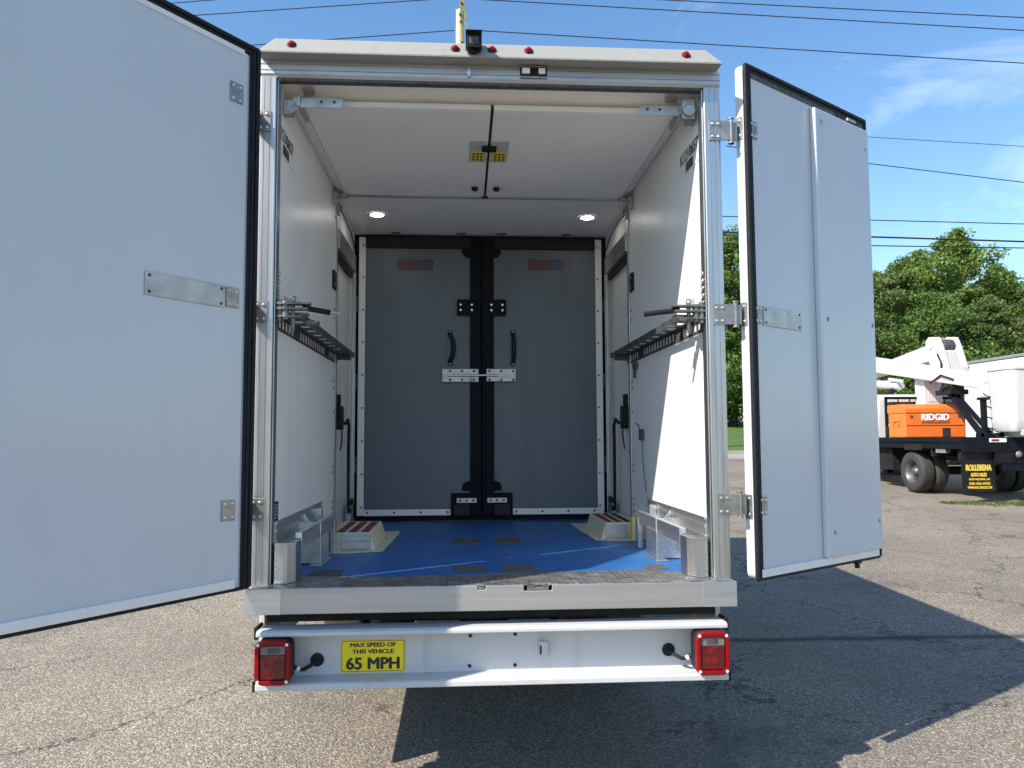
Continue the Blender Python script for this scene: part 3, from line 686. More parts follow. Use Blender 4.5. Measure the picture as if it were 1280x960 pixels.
# bumper beam
def zc(z0, z1): return z0, z1
b = MB()
b.prism([(.02, .545), (.02, .780), (-.085, .780), (-.100, .772), (-.100, .757), (-.085, .754), (.006, .754), (.006, .570), (-.090, .566), (-.100, .560), (-.100, .538), (-.085, .536), (.02, .536)], 'x', -1.0, 1.0)
bump = b.build('bumper', 'bumper', T, .003)
for sx in (None, 0):
    k = MB(); k.rrect(1.0005, 1.018, .735, .79, .008, -.06, .03); k.rrect(1.0005, 1.014, .53, .575, .006, -.09, .0); k.build('end_cap', 'rubber', bump, .002, flip=sx)
    cx, cz = (.919, .663); k = MB()
    k.rrect(cx-.072, cx+.072, cz-.088, cz+.088, .03, -.135, -.06, 0); k.box(cx-.04, cx+.04, -.06, .005, cz-.03, cz+.03)
    tl = k.build('tail_lamp', 'rubber', T, .003, flip=sx)
    k = MB()
    # rim as a ring of quads
    def rr(w, h, r, n=6):
        pts = []
        for sx_, sz_, a0 in ((1,-1,-90),(1,1,0),(-1,1,90),(-1,-1,180)):
            for i in range(n+1):
                a = R(a0+90*i/n); pts.append((cx+sx_*(w-r)+r*math.cos(a), cz+sz_*(h-r)+r*math.sin(a)))
        return pts
    oo, mm, ii = rr(.076, .093, .042), rr(.070, .087, .038), rr(.054, .070, .016); N = len(oo)
    vs_ = [(x, -.137, z) for x, z in oo]+[(x, -.150, z) for x, z in mm]+[(x, -.150, z) for x, z in ii]+[(x, -.138, z) for x, z in ii]
    fs_ = [(j*N+i, j*N+(i+1) % N, (j+1)*N+(i+1) % N, (j+1)*N+i) for j in range(3) for i in range(N)]
    k.add(vs_, fs_); k.build('lens_rim', 'rim', tl, .002, flip=sx)
    k = MB(); k.rrect(cx-.051, cx+.051, cz-.067, cz+.030, .008, -.143, -.1355); k.build('red_lens', 'lens', tl, .003, flip=sx)
    k = MB(); k.rrect(cx-.050, cx+.050, cz+.032, cz+.066, .005, -.142, -.1355)
    k.box(cx-.028, cx+.022, -.1435, -.142, cz+.038, cz+.060, 1)
    k.build('reverse_lens', ['clear', 'galv'], tl, .001, flip=sx)
    k = MB()
    for dx in (-.058, .058):
        for dz in (-.074, .074): k.lathe([(0, .004), (.005, .003), (.0065, 0)], (cx+dx, -.150, cz+dz), (0, -1, 0), 10)
    k.build('screws', 'white_text', tl, smooth=True, flip=sx)
    gx = .765; gz = .633 if sx == 0 else .643
    k = MB(); k.torus((gx, .003, gz), (1,0,0), (0,0,1), .022, .007, 18, 8); k.cyl((gx, .005, gz), (gx, -.004, gz), .02, n=16); k.build('grommet', 'rubber', T, smooth=True, flip=sx)
    k = MB(); k.tube([(gx, .0, gz), (gx+.02, -.035, gz-.012), (gx+.045, -.05, gz-.024), (gx+.065, -.055, gz-.022)], .0085, 8, 0); k.tube([(gx+.062, -.055, gz-.022), (gx+.074, -.058, gz-.016)], .0105, 8, 1); k.tube([(gx+.074, -.058, gz-.016), (gx+.10, -.066, gz+.004), (gx+.13, -.07, gz+.01)], .009, 8, 0)
    k.build('lamp_cable', ['rubber', 'white_text'], T, smooth=True, flip=sx)
for x, z in ((-.109, .72), (-.112, .592), (.087, .723), (.086, .591)):
    k = MB(); k.lathe([(0, .006), (.006, .005), (.008, 0)], (x, .005, z), (0, -1, 0), 10); k.build('bolt_head', 'plastic', bump, smooth=True)
k = MB(); k.rrect(.19, .228, .628, .695, .008, -.022, .006); k.box(.192, .2, -.026, -.02, .64, .68, 1); k.build('hitch_tab', ['bumper', 'plastic'], bump, .003)
k = MB(); k.rrect(-.665, -.391, .576, .712, .010, .0035, .0055, 0); sign = k.build('speed_sign', 'yellow', T)
k = MB(); rr_ = lambda o: (-.665+o, -.391-o, .576+o, .712-o)
a = rr_(.003); k.rrect(a[0], a[1], a[2], a[3], .008, .0030, .0034, 0); a = rr_(.0055); k.rrect(a[0], a[1], a[2], a[3], .0065, .0024, .0029, 1); k.build('sign_border', ['ink', 'yellow'], sign)
xm = -.528
for txt, w_, z, h_, bd in (('MAX SPEED OF', .196, .6815, .0200, .075), ('THIS VEHICLE', .178, .6535, .0200, .075), ('65 MPH', .230, .5860, .055, .062)):
    lettering('sign_lettering', txt, (xm-w_/2, .0019, z), (1,0,0), (0,0,1), w_, h_, 'ink', sign, bd)
# underbody, wheels
for sx in (None, 0):
    k = MB(); k.box(1.02, 1.045, .13, 1.38, .60, .858); k.box(1.0, 1.02, .42, .44, .62, .80); k.box(1.02, 1.045, 2.5, 5.1, .60, .858); k.build('side_skirt', 'old_white', T, .005, flip=sx)
k = MB(); k.box(-.98, .98, .005, .10, .795, .85); k.box(-.5, -.42, .03, 5.6, .60, .84); k.box(.42, .5, .03, 5.6, .60, .84)
for y in (.6, 1.2, 2.4, 3.2, 4.0): k.box(-.95, .95, y, y+.07, .78, .858)
k.cyl((-.9, 1.95, .42), (.9, 1.95, .42), .08, n=12); k.sphere((0, 1.95, .42), .19)
k.build('chassis_frame', 'dark', T)
def wheel(par, c, ax, r=.42, w=.24, lip=.25, inward=.05):
    """c: outer face centre; ax: axis pointing outwards"""
    k = MB()
    k.lathe([(lip, 0), (lip+.03, .012), (r*.90, .012), (r*.975, -.012), (r, -.05), (r, -w+.05), (r*.975, -w+.012), (lip, -w)], c, ax, 36)
    ty = k.build('tyre', 'tyre', par, smooth=True)
    k = MB(); k.lathe([(0, -.03), (.06, -.03), (.085, -.05), (.10, -inward-.04), (lip-.05, -inward-.06), (lip-.02, -.02), (lip, -.003), (lip+.012, -.01)], c, ax, 30)
    axv = Vector(ax).normalized(); e1 = axv.cross(Vector((0,0,1))).normalized()
    for i in range(8):
        a = 2*math.pi*i/8; p = Vector(c) + (e1*math.cos(a)+Vector((0,0,1))*math.sin(a))*.13 - axv*(inward+.045)
        k.cyl(p, p+axv*.03, .014, n=6)
    k.build('rim', 'wheelrim', ty, smooth=True)
for sx in (-1, 1):
    for xo in (1.0, .72): wheel(T, (sx*xo, 1.95, .42+float(gh(0, 1.95))), (sx, 0, 0))

# rear doors
def rear_door(side):
    if side > 0: org, dv, flip, H_ = (1.172, 0, .938), (.9154, .6151), None, 2.395
    else: org, dv, flip, H_ = (-1.0606, -.13, .962), (-.5498, -.762), 1, 2.323
    W_ = 1.095
    ang = math.atan2(dv[1], dv[0])
    x_h = -.004 if side > 0 else -.055
    k = MB(); k.rrect(x_h, W_, .0, H_, .035, .006, .048 if side > 0 else .036, 0)
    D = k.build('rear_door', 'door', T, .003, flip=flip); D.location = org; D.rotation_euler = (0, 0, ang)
    D['label'] = ('open white rear door with a raised cover panel, right-hand leaf' if side > 0 else 'open white rear door with a long riveted plate, left-hand leaf')
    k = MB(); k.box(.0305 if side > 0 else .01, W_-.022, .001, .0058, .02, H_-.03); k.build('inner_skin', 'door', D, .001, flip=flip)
    # seals: twin beads round the edge
    k = MB(); zt = H_-.012; a = .006 if side > 0 else -.043
    k.tube([(a, -.002, .004), (a, -.004, H_*.5), (a, -.002, zt)], .011, 10); k.tube([(a+.021, .0, .006), (a+.021, -.004, H_*.5), (a+.021, .0, zt-.012)], .009, 10)
    k.tube([(a, -.002, zt), (W_*.5, -.003, zt), (W_-.006, -.002, zt)], .011, 10); k.tube([(a+.02, 0, zt-.021), (W_*.5, -.001, zt-.021), (W_-.02, 0, zt-.021)], .008, 10)
    k.tube([(W_-.006, -.002, zt), (W_-.006, -.002, H_*.5), (W_-.006, -.002, .006)], .011, 10)
    k.tube([(a, 0, .001), (W_*.5, 0, .001), (W_-.006, 0, .001)], .007, 10)
    k.box(a-.006, a+.040, -.001, .0055, .006, zt-.01); k.tube([(a+.036, .0, .03), (a+.036, -.003, H_*.5), (a+.036, .0, zt-.03)], .006, 8); k.box(a+.03, W_-.012, -.001, .0008, zt-.036, zt)
    k.build('door_seal', 'rubber', D, smooth=True, flip=flip)
    k = MB(); k.box(.03, W_-.02, -.010, .0008, .008, .045); k.build('bottom_ledge', 'white', D, .004, flip=flip)
    k = MB(); k.box(.03, W_-.02, -.004, .0008, H_-.062, H_-.036); k.build('top_trim', 'galv' if side > 0 else 'white', D, .002, flip=flip)
    for z in (2.082, 1.205, .326):
        k = MB(); x0, x1 = ((.030, .088) if side > 0 else (.035, .098)); k.box(x0, x1, -.005, .0005, z-.042, z+.042)
        for xx in (x0+.014, x1-.014):
            for dz in (-.028, .028): k.lathe([(0, .005), (.005, .004), (.007, 0)], (xx, -.005, z+dz), (0, -1, 0), 10, 1)
        k.build('hinge_plate', ['steel', 'bolt'], D, .001, flip=flip)
        # strap wrapped round the hinge edge of the door
        k = MB(); k.box(x_h-.0035, x_h-.0002, .010, .047 if side > 0 else .035, z-.055, z+.055)
        for dz in (-.035, .035): k.lathe([(0, .005), (.006, .004), (.008, 0)], (x_h-.0035, .026, z+dz), (-1, 0, 0), 10, 1)
        k.build('hinge_strap', ['steel', 'bolt'], D, .001, flip=flip)
    k = MB(); x0, x1 = (.10, .412) if side > 0 else (.104, .457)
    k.box(x0, x1, -.0045, .0006, 1.158, 1.248)
    for xx in (x0+.018, x1-.018):
        for zz in (1.172, 1.234): k.lathe([(0, .004), (.005, .003), (.007, 0)], (xx, -.0045, zz), (0, -1, 0), 10, 1)
    k.build('riveted_plate', ['zinc', 'galv'], D, .001, flip=flip)
    if side > 0:
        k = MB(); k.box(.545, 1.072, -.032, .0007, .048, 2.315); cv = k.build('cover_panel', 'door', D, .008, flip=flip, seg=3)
        k = MB()
        for xx, zz in ((.60, 2.25), (.605, 1.23), (.605, .17), (1.045, 1.235), (1.04, .20)): k.lathe([(0, .004), (.009, .003), (.012, 0)], (xx, -.032, zz), (0, -1, 0), 14)
        k.cyl((1.03, -.032, 2.2), (1.03, -.034, 2.2), .006, n=8); k.build('screws', 'steel', cv, smooth=True)
        k = MB(); k.box(.80, .985, -.02, .0, 2.322, 2.345, 0); k.box(.87, .95, -.03, -.012, 2.325, 2.34, 1); k.build('top_catch', ['plastic', 'zinc'], D, .002)
        k = MB(); k.cyl((.86, .0, .002), (.86, .0, -.035), .012, n=10); k.box(.84, .885, -.012, .012, -.012, .0); k.build('bottom_pin', 'plastic', D)
    return D
doorR = rear_door(1); doorL = rear_door(-1)
for side in (-1, 1):
    for z in (3.0, 2.138, 1.275):
        k = MB(); s_ = side
        x0, x1 = 1.0, 1.062; k.box(x0 if s_ > 0 else -x1, x1 if s_ > 0 else -x0, -.006, -.0005, z-.048, z+.048)
        for xx in (1.016, 1.044):
            for dz in (-.030, .030): k.lathe([(0, .007), (.006, .0055), (.0085, 0)], (s_*xx, -.006, z+dz), (0, -1, 0), 10, 1)
        if s_ > 0:
            k.box(1.062, 1.098, -.006, .002, z-.046, z+.046); k.cyl((1.106, .004, z-.06), (1.106, .004, z+.06), .0115, n=12); k.box(1.106, 1.135, .004, .012, z-.045, z+.045)
            for dz in (-.06, .056): k.cyl((1.106, .004, z+dz), (1.106, .004, z+dz+.006), .015, n=12)
        else:
            k.box(-1.066, -1.058, -.055, -.002, z-.046, z+.046); k.cyl((-1.062, -.060, z-.06), (-1.062, -.060, z+.06), .010, n=12); k.box(-1.062, -1.036, -.075, -.068, z-.045, z+.045)
        k.build('door_hinge', ['steel', 'bolt'], T, .001)

# ------------------------------------------------------------------ utility pole and overhead cables
PX, PY = -.27, 21.9
up = thing('utility_pole', 'weathered pale wooden utility pole rising behind the truck roof', 'utility pole', (PX, PY, float(gh(0, PY))))
k = MB(); k.tube([(0, 0, -.3), (0, 0, 6), (.0, 0, 12), (.01, 0, 15.25)], [.19, .17, .15, .135], 16); k.build('post', 'pole', up, smooth=True)
k = MB(); k.beam((.09, -.16, 14.05), (.02, -.16, 16.4), .09, .10); k.beam((.33, -.18, 14.1), (.04, -.18, 16.0), .075, .08)
k.build('brace', 'mossy', up, .01)
k = MB(); k.beam((-.5, -.12, 16.35), (.6, -.12, 16.35), .1, .12); k.build('crossarm', 'mossy', up, .01)
k = MB()
for x, z in ((.02, 15.0), (.04, 14.75), (.30, 14.3), (.36, 14.25), (.06, 15.4)): k.cyl((x, -.12, z), (x, -.26, z), .035, n=8)
k.build('pole_bolts', 'bark', up)
k = MB()
for x in (-.45, .55): k.lathe([(0, .2), (.05, .19), (.06, .15), (.035, .12), (.06, .08), (.03, .03), (.03, 0)], (x, -.12, 16.41), (0, 0, 1), 12)
k.lathe([(0, .16), (.05, .15), (.06, .1), (.03, .05), (.03, 0)], (.34, -.12, 14.24), (0, 0, 1), 12)
k.build('insulator', 'zinc', up, smooth=True)
def cable(a, b, ext0, ext1, r, sag, label):
    a, b = Vector(a), Vector(b); d = (b-a).normalized(); p0 = a-d*ext0; p1 = b+d*ext1; L = (p1-p0).length
    pts = []
    N = 26
    for i in range(N+1):
        t = i/N; p = p0.lerp(p1, t)
        ta = ext0/L; tb = 1-ext1/L
        p.z += -sag*(4*t*(1-t)) + sag*4*((ta*(1-ta))*(1-t)+tb*(1-tb)*t)*.9
        pts.append(p)
    k = MB(); k.tube(pts, r, 6); o = k.build('overhead_cable', 'wire', None, smooth=True)
    tag(o, label, 'cable', 'overhead cables')
cable((-4.167, 22, 15.055), (-.449, 22, 15.446), 50, 0, .016, .0, 'thin cable meeting the utility pole from the left, just above the roof cap')
cable((.19, 22, 15.47), (19.83, 22, 14.837), 0, 50, .017, .0, 'thin cable leaving the utility pole to the right, lowest of the three at top right')
cable((.754, 22, 16.562), (19.896, 22, 16.052), 1, 50, .017, .0, 'middle one of the three dark cables crossing the top right sky')
cable((6.969, 22, 16.763), (19.922, 22, 16.528), 8, 50, .017, .0, 'topmost dark cable in the upper right corner of the sky')
cable((13.92, 22, 12.021), (19.67, 22, 11.791), 60, 50, .010, .0, 'faint thin cable right of the open door, highest beside it')
cable((13.884, 22, 11.076), (19.601, 22, 10.488), 5, 50, .015, .0, 'steeper cable sloping down to the right beside the open right door')
cable((13.866, 22, 9.06), (19.522, 22, 8.994), 60, 50, .017, .0, 'level cable running just above the treetops')
cable((13.872, 22, 8.468), (19.489, 22, 8.365), 60, 50, .030, .0, 'thick dark cable crossing in front of the highest treetop')
cable((13.86, 22, 8.158), (19.477, 22, 8.137), 60, 50, .020, .0, 'lower cable crossing the treetop just under the thick one')
cable((-9.907, 22, 16.104), (-7.897, 22, 16.337), 50, 6, .015, .0, 'short stretch of cable at top left above the left door corner')
cable((-9.063, 22, 15.715), (-1.484, 22, 16.489), 50, 1, .016, .0, 'long cable rising from the left door corner to the top edge of the picture')

# ------------------------------------------------------------------ trees
def leaf_cloud(centres, radii, per, size, seed, flat=.75):
    g = np.random.default_rng(seed); V = []; 
    for c_, r_ in zip(centres, radii):
        d = g.normal(size=(per, 3)); d /= np.linalg.norm(d, axis=1)[:, None]
        rad = r_*(.35+.65*g.random(per)**.5)*(.8+.4*g.random(per)); p = c_ + d*rad[:, None]*np.array([1, 1, flat])
        nrm = d*.7 + g.normal(size=(per, 3))*.6 + np.array([0, 0, .45]); nrm /= np.linalg.norm(nrm, axis=1)[:, None]
        t = np.cross(nrm, g.normal(size=(per, 3))); t /= np.linalg.norm(t, axis=1)[:, None]; b = np.cross(nrm, t)
        s = size*(.6+.8*g.random(per))[:, None]
        droop = nrm*s*.25
        V.append(np.stack([p-t*s, p-b*s*.55-droop*.2, p+t*s-droop, p+b*s*.55-droop*.2], 1))
    V = np.concatenate(V).reshape(-1, 3); n = len(V)//4
    return V, np.arange(n*4).reshape(n, 4)
def np_mesh(name, V, Fq, mat):
    me = bpy.data.meshes.new(name); me.vertices.add(len(V)); me.vertices.foreach_set('co', V.astype(np.float32).ravel())
    k_ = Fq.shape[1]
    me.loops.add(Fq.size); me.loops.foreach_set('vertex_index', Fq.astype(np.int32).ravel())
    me.polygons.add(len(Fq)); me.polygons.foreach_set('loop_start', np.arange(0, Fq.size, k_, dtype=np.int32))
    me.polygons.foreach_set('loop_total', np.full(len(Fq), k_, np.int32)); me.materials.append(M[mat]); me.update(calc_edges=True); me.validate()
    return me
def tree_proto(H_, Wd, seed, mat, low=.12, spire=.0):
    g = np.random.default_rng(seed); r_ = random.Random(seed)
    k = MB(); k.tube([(0, 0, -.4), (.1, 0, H_*.25), (.05, .1, H_*.55), (0, 0, H_*.86)], [H_*.024, H_*.019, H_*.012, H_*.004], 10)
    cen = []; rad = []
    nb = 46
    for i in range(nb):
        t = low + (1-low)*(i+.5)/nb; z = H_*t
        prof = math.sin(math.pi*min(1, .12+.88*((t-low)/(1-low))**.8))**.6
        ro = Wd*prof*(.55+.6*r_.random()); a = i*2.4+r_.random()*.9
        if t > .86: ro *= .55
        tip = Vector((ro*math.cos(a), ro*math.sin(a), z+H_*.05*r_.random()))
        st_ = Vector((0.03, .03, max(.4, z-H_*.12)))
        if i % 2 == 0: k.tube([st_, st_.lerp(tip, .5)+Vector((0, 0, .2)), tip], [H_*.007, H_*.0045, H_*.0015], 6)
        for q in range(3):
            f_ = (.45, .75, 1.0)[q]; p = st_.lerp(tip, f_)
            cen.append(np.array([p.x+r_.uniform(-.4, .4), p.y+r_.uniform(-.4, .4), p.z+r_.uniform(-.25, .35)])); rad.append(Wd*(.14+.15*r_.random()))
    for i in range(8):
        a = r_.random()*6.28; rr_ = Wd*.32*r_.random()
        cen.append(np.array([rr_*math.cos(a), rr_*math.sin(a), H_*(.90+.11*r_.random())])); rad.append(Wd*.13)
    V, Fq = leaf_cloud(cen, rad, 300, .082, seed, .6)
    return k, np_mesh('crown', V, Fq, mat)
protos = []
for H_, Wd, sd_, mt in ((9.4, 3.1, 3, 'leaf'), (8.4, 3.4, 5, 'leaf2'), (10.4, 2.9, 9, 'leaf')):
    kb_, cme = tree_proto(H_, Wd, sd_, mt); tm = kb_.build('trunk', 'bark', None, smooth=True); tme = tm.data; bpy.data.objects.remove(tm); protos.append((tme, cme))
def tree(x, y, p, s, rz, label):
    lm = ('leaf', 'leaf2', 'leaf3')[int(abs(x*7+y*3)) % 3]
    t = thing('broadleaf_tree', label, 'tree', (x, y, float(gh(x, y))-.1), rz, 'trees beyond the road'); t.scale = (s, s, s)
    for nm, me in (('trunk', protos[p][0]), ('crown', protos[p][1])):
        o = bpy.data.objects.new(nm, me); COL.objects.link(o); o.parent = t
        if nm == 'crown' and lm:
            o.material_slots[0].link = 'OBJECT'; o.material_slots[0].material = M[lm]
def at(px, Y, py=540):
    d = F_ + Rv*((px-640)/962.35) + Uv*((480-py)/962.35); s = (Y+3.4221)/d.y; return -.1381+d.x*s
for px, Y, p, s, rz, lb in (
    (1205, 29, 2, .90, 1.0, 'tallest broadleaf tree, its top rising through the thick cable'),
    (1258, 31, 0, .86, 2.2, 'airy broadleaf tree with a second peak near the right picture edge'),
    (1128, 28, 1, .86, .3, 'rounded yellow-green tree left of the tallest one, beside the open door'),
    (1165, 26.6, 1, .74, 4.0, 'low bushy tree in front of the tallest one, behind the white boom elbow'),
    (1240, 26.8, 0, .66, 5.1, 'low dark green tree behind the roof of the white van body'),
    (1095, 30, 0, .80, 3.3, 'dark green tree half hidden by the free edge of the open right door'),
    (1345, 29, 1, .72, 1.9, 'broadleaf tree cut by the right picture edge'),
    (1030, 41, 1, 1.15, 2.7, 'tree hidden behind the cover panel of the open right door'),
    (970, 43, 0, 1.2, .9, 'tree behind the hinge half of the open right door'),
    (916, 44, 2, 1.18, 5.7, 'tree seen through the narrow slit between right post and open door'),
    (862, 44, 1, 1.25, 1.4, 'tree standing behind the truck right of the slit'),
    (1312, 36, 2, .74, .2, 'narrow tree in the rear row at the right picture edge'),
    (1150, 34, 0, .98, 4.4, 'rear-row tree between the tallest tree and the open door')):
    tree(at(px, Y), Y, p, s, rz, lb)
# hedge-like undergrowth that closes the view beneath the crowns
cen = []; rad = []
for i in range(260):
    x = nrg.uniform(15.5, 36); y = nrg.uniform(28.5, 33); h_ = nrg.uniform(.2, 2.6); cen.append(np.array([x, y, gh(x, y)+h_])); rad.append(nrg.uniform(.5, .95))
for i in range(150):
    x = nrg.uniform(2, 24); y = nrg.uniform(42, 46); h_ = nrg.uniform(.2, 3.2); cen.append(np.array([x, y, gh(x, y)+h_])); rad.append(nrg.uniform(.6, 1.1))
V, Fq = leaf_cloud(cen, rad, 130, .11, 77)
me = np_mesh('undergrowth', V, Fq, 'leaf'); o = bpy.data.objects.new('undergrowth', me); COL.objects.link(o)
tag(o, 'dense green undergrowth below the trees beyond the road', 'undergrowth', kind='stuff')

# ------------------------------------------------------------------ grass tufts along the edge of the lot
def blades(n, fx, seed, hmin, hmax):
    g = np.random.default_rng(seed); P = fx(g, n); z = gh(P[:, 0], P[:, 1]); h_ = g.uniform(hmin, hmax, n); a = g.uniform(0, 6.28, n)
    w = .006+.006*g.random(n); dx, dy = np.cos(a)*w, np.sin(a)*w; lx, ly = g.normal(0, .35, n)*h_, g.normal(0, .35, n)*h_
    b0 = np.stack([P[:, 0]-dx, P[:, 1]-dy, z-.005], 1); b1 = np.stack([P[:, 0]+dx, P[:, 1]+dy, z-.005], 1); tp = np.stack([P[:, 0]+lx, P[:, 1]+ly, z+h_], 1)
    V = np.stack([b0, b1, tp], 1).reshape(-1, 3); return V, np.arange(3*n).reshape(n, 3)
def strip(g, n):
    t = g.beta(.9, .9, n); x = 8.6+t*3.6; w = .12+.30*np.sin(np.pi*t); y = 10.25-t*.75 + g.normal(0, 1, n)*w*.5
    m = (np.sin(x*9)+np.sin(x*4.3+1)+np.sin(y*11)) > -.9
    x = np.where(m, x, x+.15); return np.stack([x, y], 1)
V, Fq = blades(3800, strip, 5, .015, .06); me = np_mesh('grass_tufts', V, Fq, 'blade'); o = bpy.data.objects.new('grass_tufts', me); COL.objects.link(o)
tag(o, 'thin strip of grass tufts growing through the asphalt beside the bucket truck', 'grass', kind='stuff')

# ------------------------------------------------------------------ bucket truck
BG = .43
B = thing('bucket_truck', 'black flatbed bucket truck with white folded boom parked at the right', 'truck', (9.0, 10.2, BG))
# local: x to the truck's right, y forward, z up from ground
k = MB(); k.box(0, 2.35, 0, 3.2, 1.02, 1.12); k.box(.02, .06, .0, 3.2, .90, 1.02); k.box(0, 2.35, -.02, .04, .84, 1.125); k.build('flatbed', 'black', B, .01)
k = MB(); k.box(.55, .72, .1, 6.0, .66, .98); k.box(1.6, 1.77, .1, 6.0, .66, .98); k.box(.1, 2.25, .2, .3, .7, 1.0); k.box(.15, .5, 2.6, 3.3, .42, .98); k.cyl((.2, 1.75, .44), (2.1, 1.75, .44), .09, n=10)
k.box(.05, 2.3, 1.0, 1.06, .75, 1.0); k.build('chassis', 'dark', B)
for xo in (.06, .36): wheel(B, (xo, 1.75, .42), (-1, 0, 0), .42, .24, .235, .07 if xo < .2 else .0)
for xo in (2.3, 2.0): wheel(B, (xo, 1.75, .42), (1, 0, 0), .42, .24, .235, .07)
wheel(B, (.12, 5.9, .42), (-1, 0, 0), .42, .24, .235); wheel(B, (2.2, 5.9, .42), (1, 0, 0), .42, .24, .235)
k = MB(); k.rrect(.0, .645, .12, .86, .03, .06, .075); flap = k.build('mud_flap', 'plastic', B, .002)
flap['label'] = 'black mud flap with gold lettering'
k = MB(); k.rrect(.006, .639, .126, .16, .01, .057, .0598); k.build('flap_edge', 'dark', flap)
for txt, x0, w_, z, h_ in (('ROLLERENA', .075, .50, .50, .125), ('AUTO SALES', .165, .31, .395, .075), ('EAST PALESTINE, OH', .13, .40, .325, .045), ('330-426-5433', .125, .41, .245, .055), ('WWW.ROLLTRUCKS.COM', .095, .47, .175, .05)):
    lettering('flap_lettering', txt, (x0, .055, z), (1,0,0), (0,0,1), w_, h_, 'gold', flap, .07)
k = MB(); k.prism([(.0, 1.02), (.62, 1.02), (.62, .62), (.42, .70), (.1, 1.0)], 'y', .0765, .10); k.box(.62, 2.3, -.03, .05, .62, .84); k.box(.7, 2.2, -.14, -.03, .50, .62); k.build('rear_apron', 'black', B, .01)
k = MB(); 
for i in range(10): k.box(.58+i*.035, .60+i*.035, -.036, -.03, .66, .82)
k.build('apron_grille', 'dark', B)
for x, z, m_, r_ in ((.30, .86, 'rim', .05), (1.05, .80, 'clear', .06), (1.22, .86, 'rim', .045)):
    k = MB(); k.lathe([(0, .03), (r_*.7, .026), (r_, .01), (r_*1.08, 0)], (x, -.03 if x > .6 else .06, z), (0, -1, 0), 18); k.build('rear_lamp', m_, B, smooth=True)
k = MB(); k.box(.50, .82, -.032, -.021, 1.03, 1.10); nb_ = k.build('reflector_strip', 'white_text', B)
k = MB(); k.box(.53, .68, -.036, -.0325, 1.045, 1.085); k.build('reflector_patch', 'decal_red', B)
k = MB(); k.box(.05, .16, .6, .9, .82, .90); k.box(.045, .05, .62, .84, .90, 1.0); k.build('tie_down', 'zinc', B, .005)
# cab
k = MB()
cabp = [(3.18, .72), (5.5, .72), (5.5, 1.30), (5.25, 1.36), (4.75, 2.02), (4.5, 2.10), (3.42, 2.10), (3.26, 2.0)]
def cab_sec(x, sh): return [(x, y, z) for y, z in [(p[0], p[1]) for p in cabp]]
secs = []
for x, in_ in ((.08, .14), (.14, .03), (1.2, 0), (2.26, .03), (2.32, .14)):
    row = []
    for y, z in cabp:
        cx_ = x
        if z > 1.35: cx_ = 1.2 + (x-1.2)*(1 - .16*(z-1.35)/.75)
        row.append((cx_, 4.45+(y-4.45)*(1-in_*.25), 1.4+(z-1.4)*(1-in_*.35)))
    secs.append(row)
nC = len(cabp); vv = [p for r_ in secs for p in r_]; ff = [(j*nC+i, (j+1)*nC+i, (j+1)*nC+(i+1) % nC, j*nC+(i+1) % nC) for j in range(4) for i in range(nC)]
ff += [tuple(range(nC-1, -1, -1)), tuple(range(4*nC, 5*nC))]
k.add(vv, ff); k.build('cab', 'old_white', B, .03)
k = MB(); k.box(.2, 2.2, 5.5, 7.0, .75, 1.32); k.build('hood', 'old_white', B, .08, seg=3)
k = MB(); k.prism([(3.50, 1.42), (4.95, 1.42), (4.62, 1.94), (3.58, 1.94)], 'x', .115, .145); k.v = [(p[0] + (.11*(p[2]-1.42)/.52 if True else 0), p[1], p[2]) for p in k.v]; k.build('side_window', 'glass', B)
k = MB(); k.rrect(.42, 1.98, 1.42, 1.92, .06, 3.17, 3.24); k.build('rear_window', 'glass', B)
k = MB(); k.box(.30, .35, 3.06, 3.12, 1.1, 2.02); k.box(2.05, 2.10, 3.06, 3.12, 1.1, 2.02); k.box(.30, 2.10, 3.06, 3.12, 1.97, 2.03)
for i in range(5): k.box(.60+i*.27, .62+i*.27, 3.08, 3.11, 1.1, 1.97)
k.build('headache_rack', 'black', B, .008)
k = MB(); k.tube([(.16, 5.0, 1.4), (-.08, 5.0, 1.45)], .02, 6); k.rrect(-.2, .0, 1.38, 1.75, .03, 4.97, 5.05); k.build('mirror', 'plastic', B)
# boom: pedestal, turret, upper and lower arm, elbow
k = MB(); k.prism([(1.03, 2.75), (1.43, 2.75), (1.43, 3.12), (1.03, 3.12)], 'z', 1.12, 2.55); k.box(1.10, 1.36, 2.742, 2.75, 1.9, 2.2); k.cyl((1.23, 2.93, 1.12), (1.23, 2.93, 1.28), .35, n=20); k.build('pedestal', 'old_white', B, .02)
k = MB(); k.prism([(2.35, 2.30), (2.62, 3.05), (2.62, 3.22), (2.5, 3.30), (2.3, 3.28), (2.2, 3.10), (2.0, 2.60), (2.0, 2.45)], 'x', 1.00, 1.16)
k.prism([(2.35, 2.30), (2.62, 3.05), (2.62, 3.22), (2.5, 3.30), (2.3, 3.28), (2.2, 3.10), (2.0, 2.60), (2.0, 2.45)], 'x', 1.40, 1.56)
k.hexa([(1.161, 2.0, 2.45), (1.399, 2.0, 2.45), (1.399, 2.5, 2.42), (1.161, 2.5, 2.42), (1.161, 2.16, 2.98), (1.399, 2.16, 2.98), (1.399, 2.5, 3.0), (1.161, 2.5, 3.0)])
k.cyl((.98, 2.42, 3.14), (1.58, 2.42, 3.14), .12, n=18); k.build('elbow', 'old_white', B, .02)
k = MB(); k.box(1.17, 1.39, 2.2, 2.46, 3.0, 3.13); k.cyl((1.165, 2.3, 3.09), (1.395, 2.3, 3.09), .14, n=14); k.build('elbow_pivot', 'galv', B, .01)
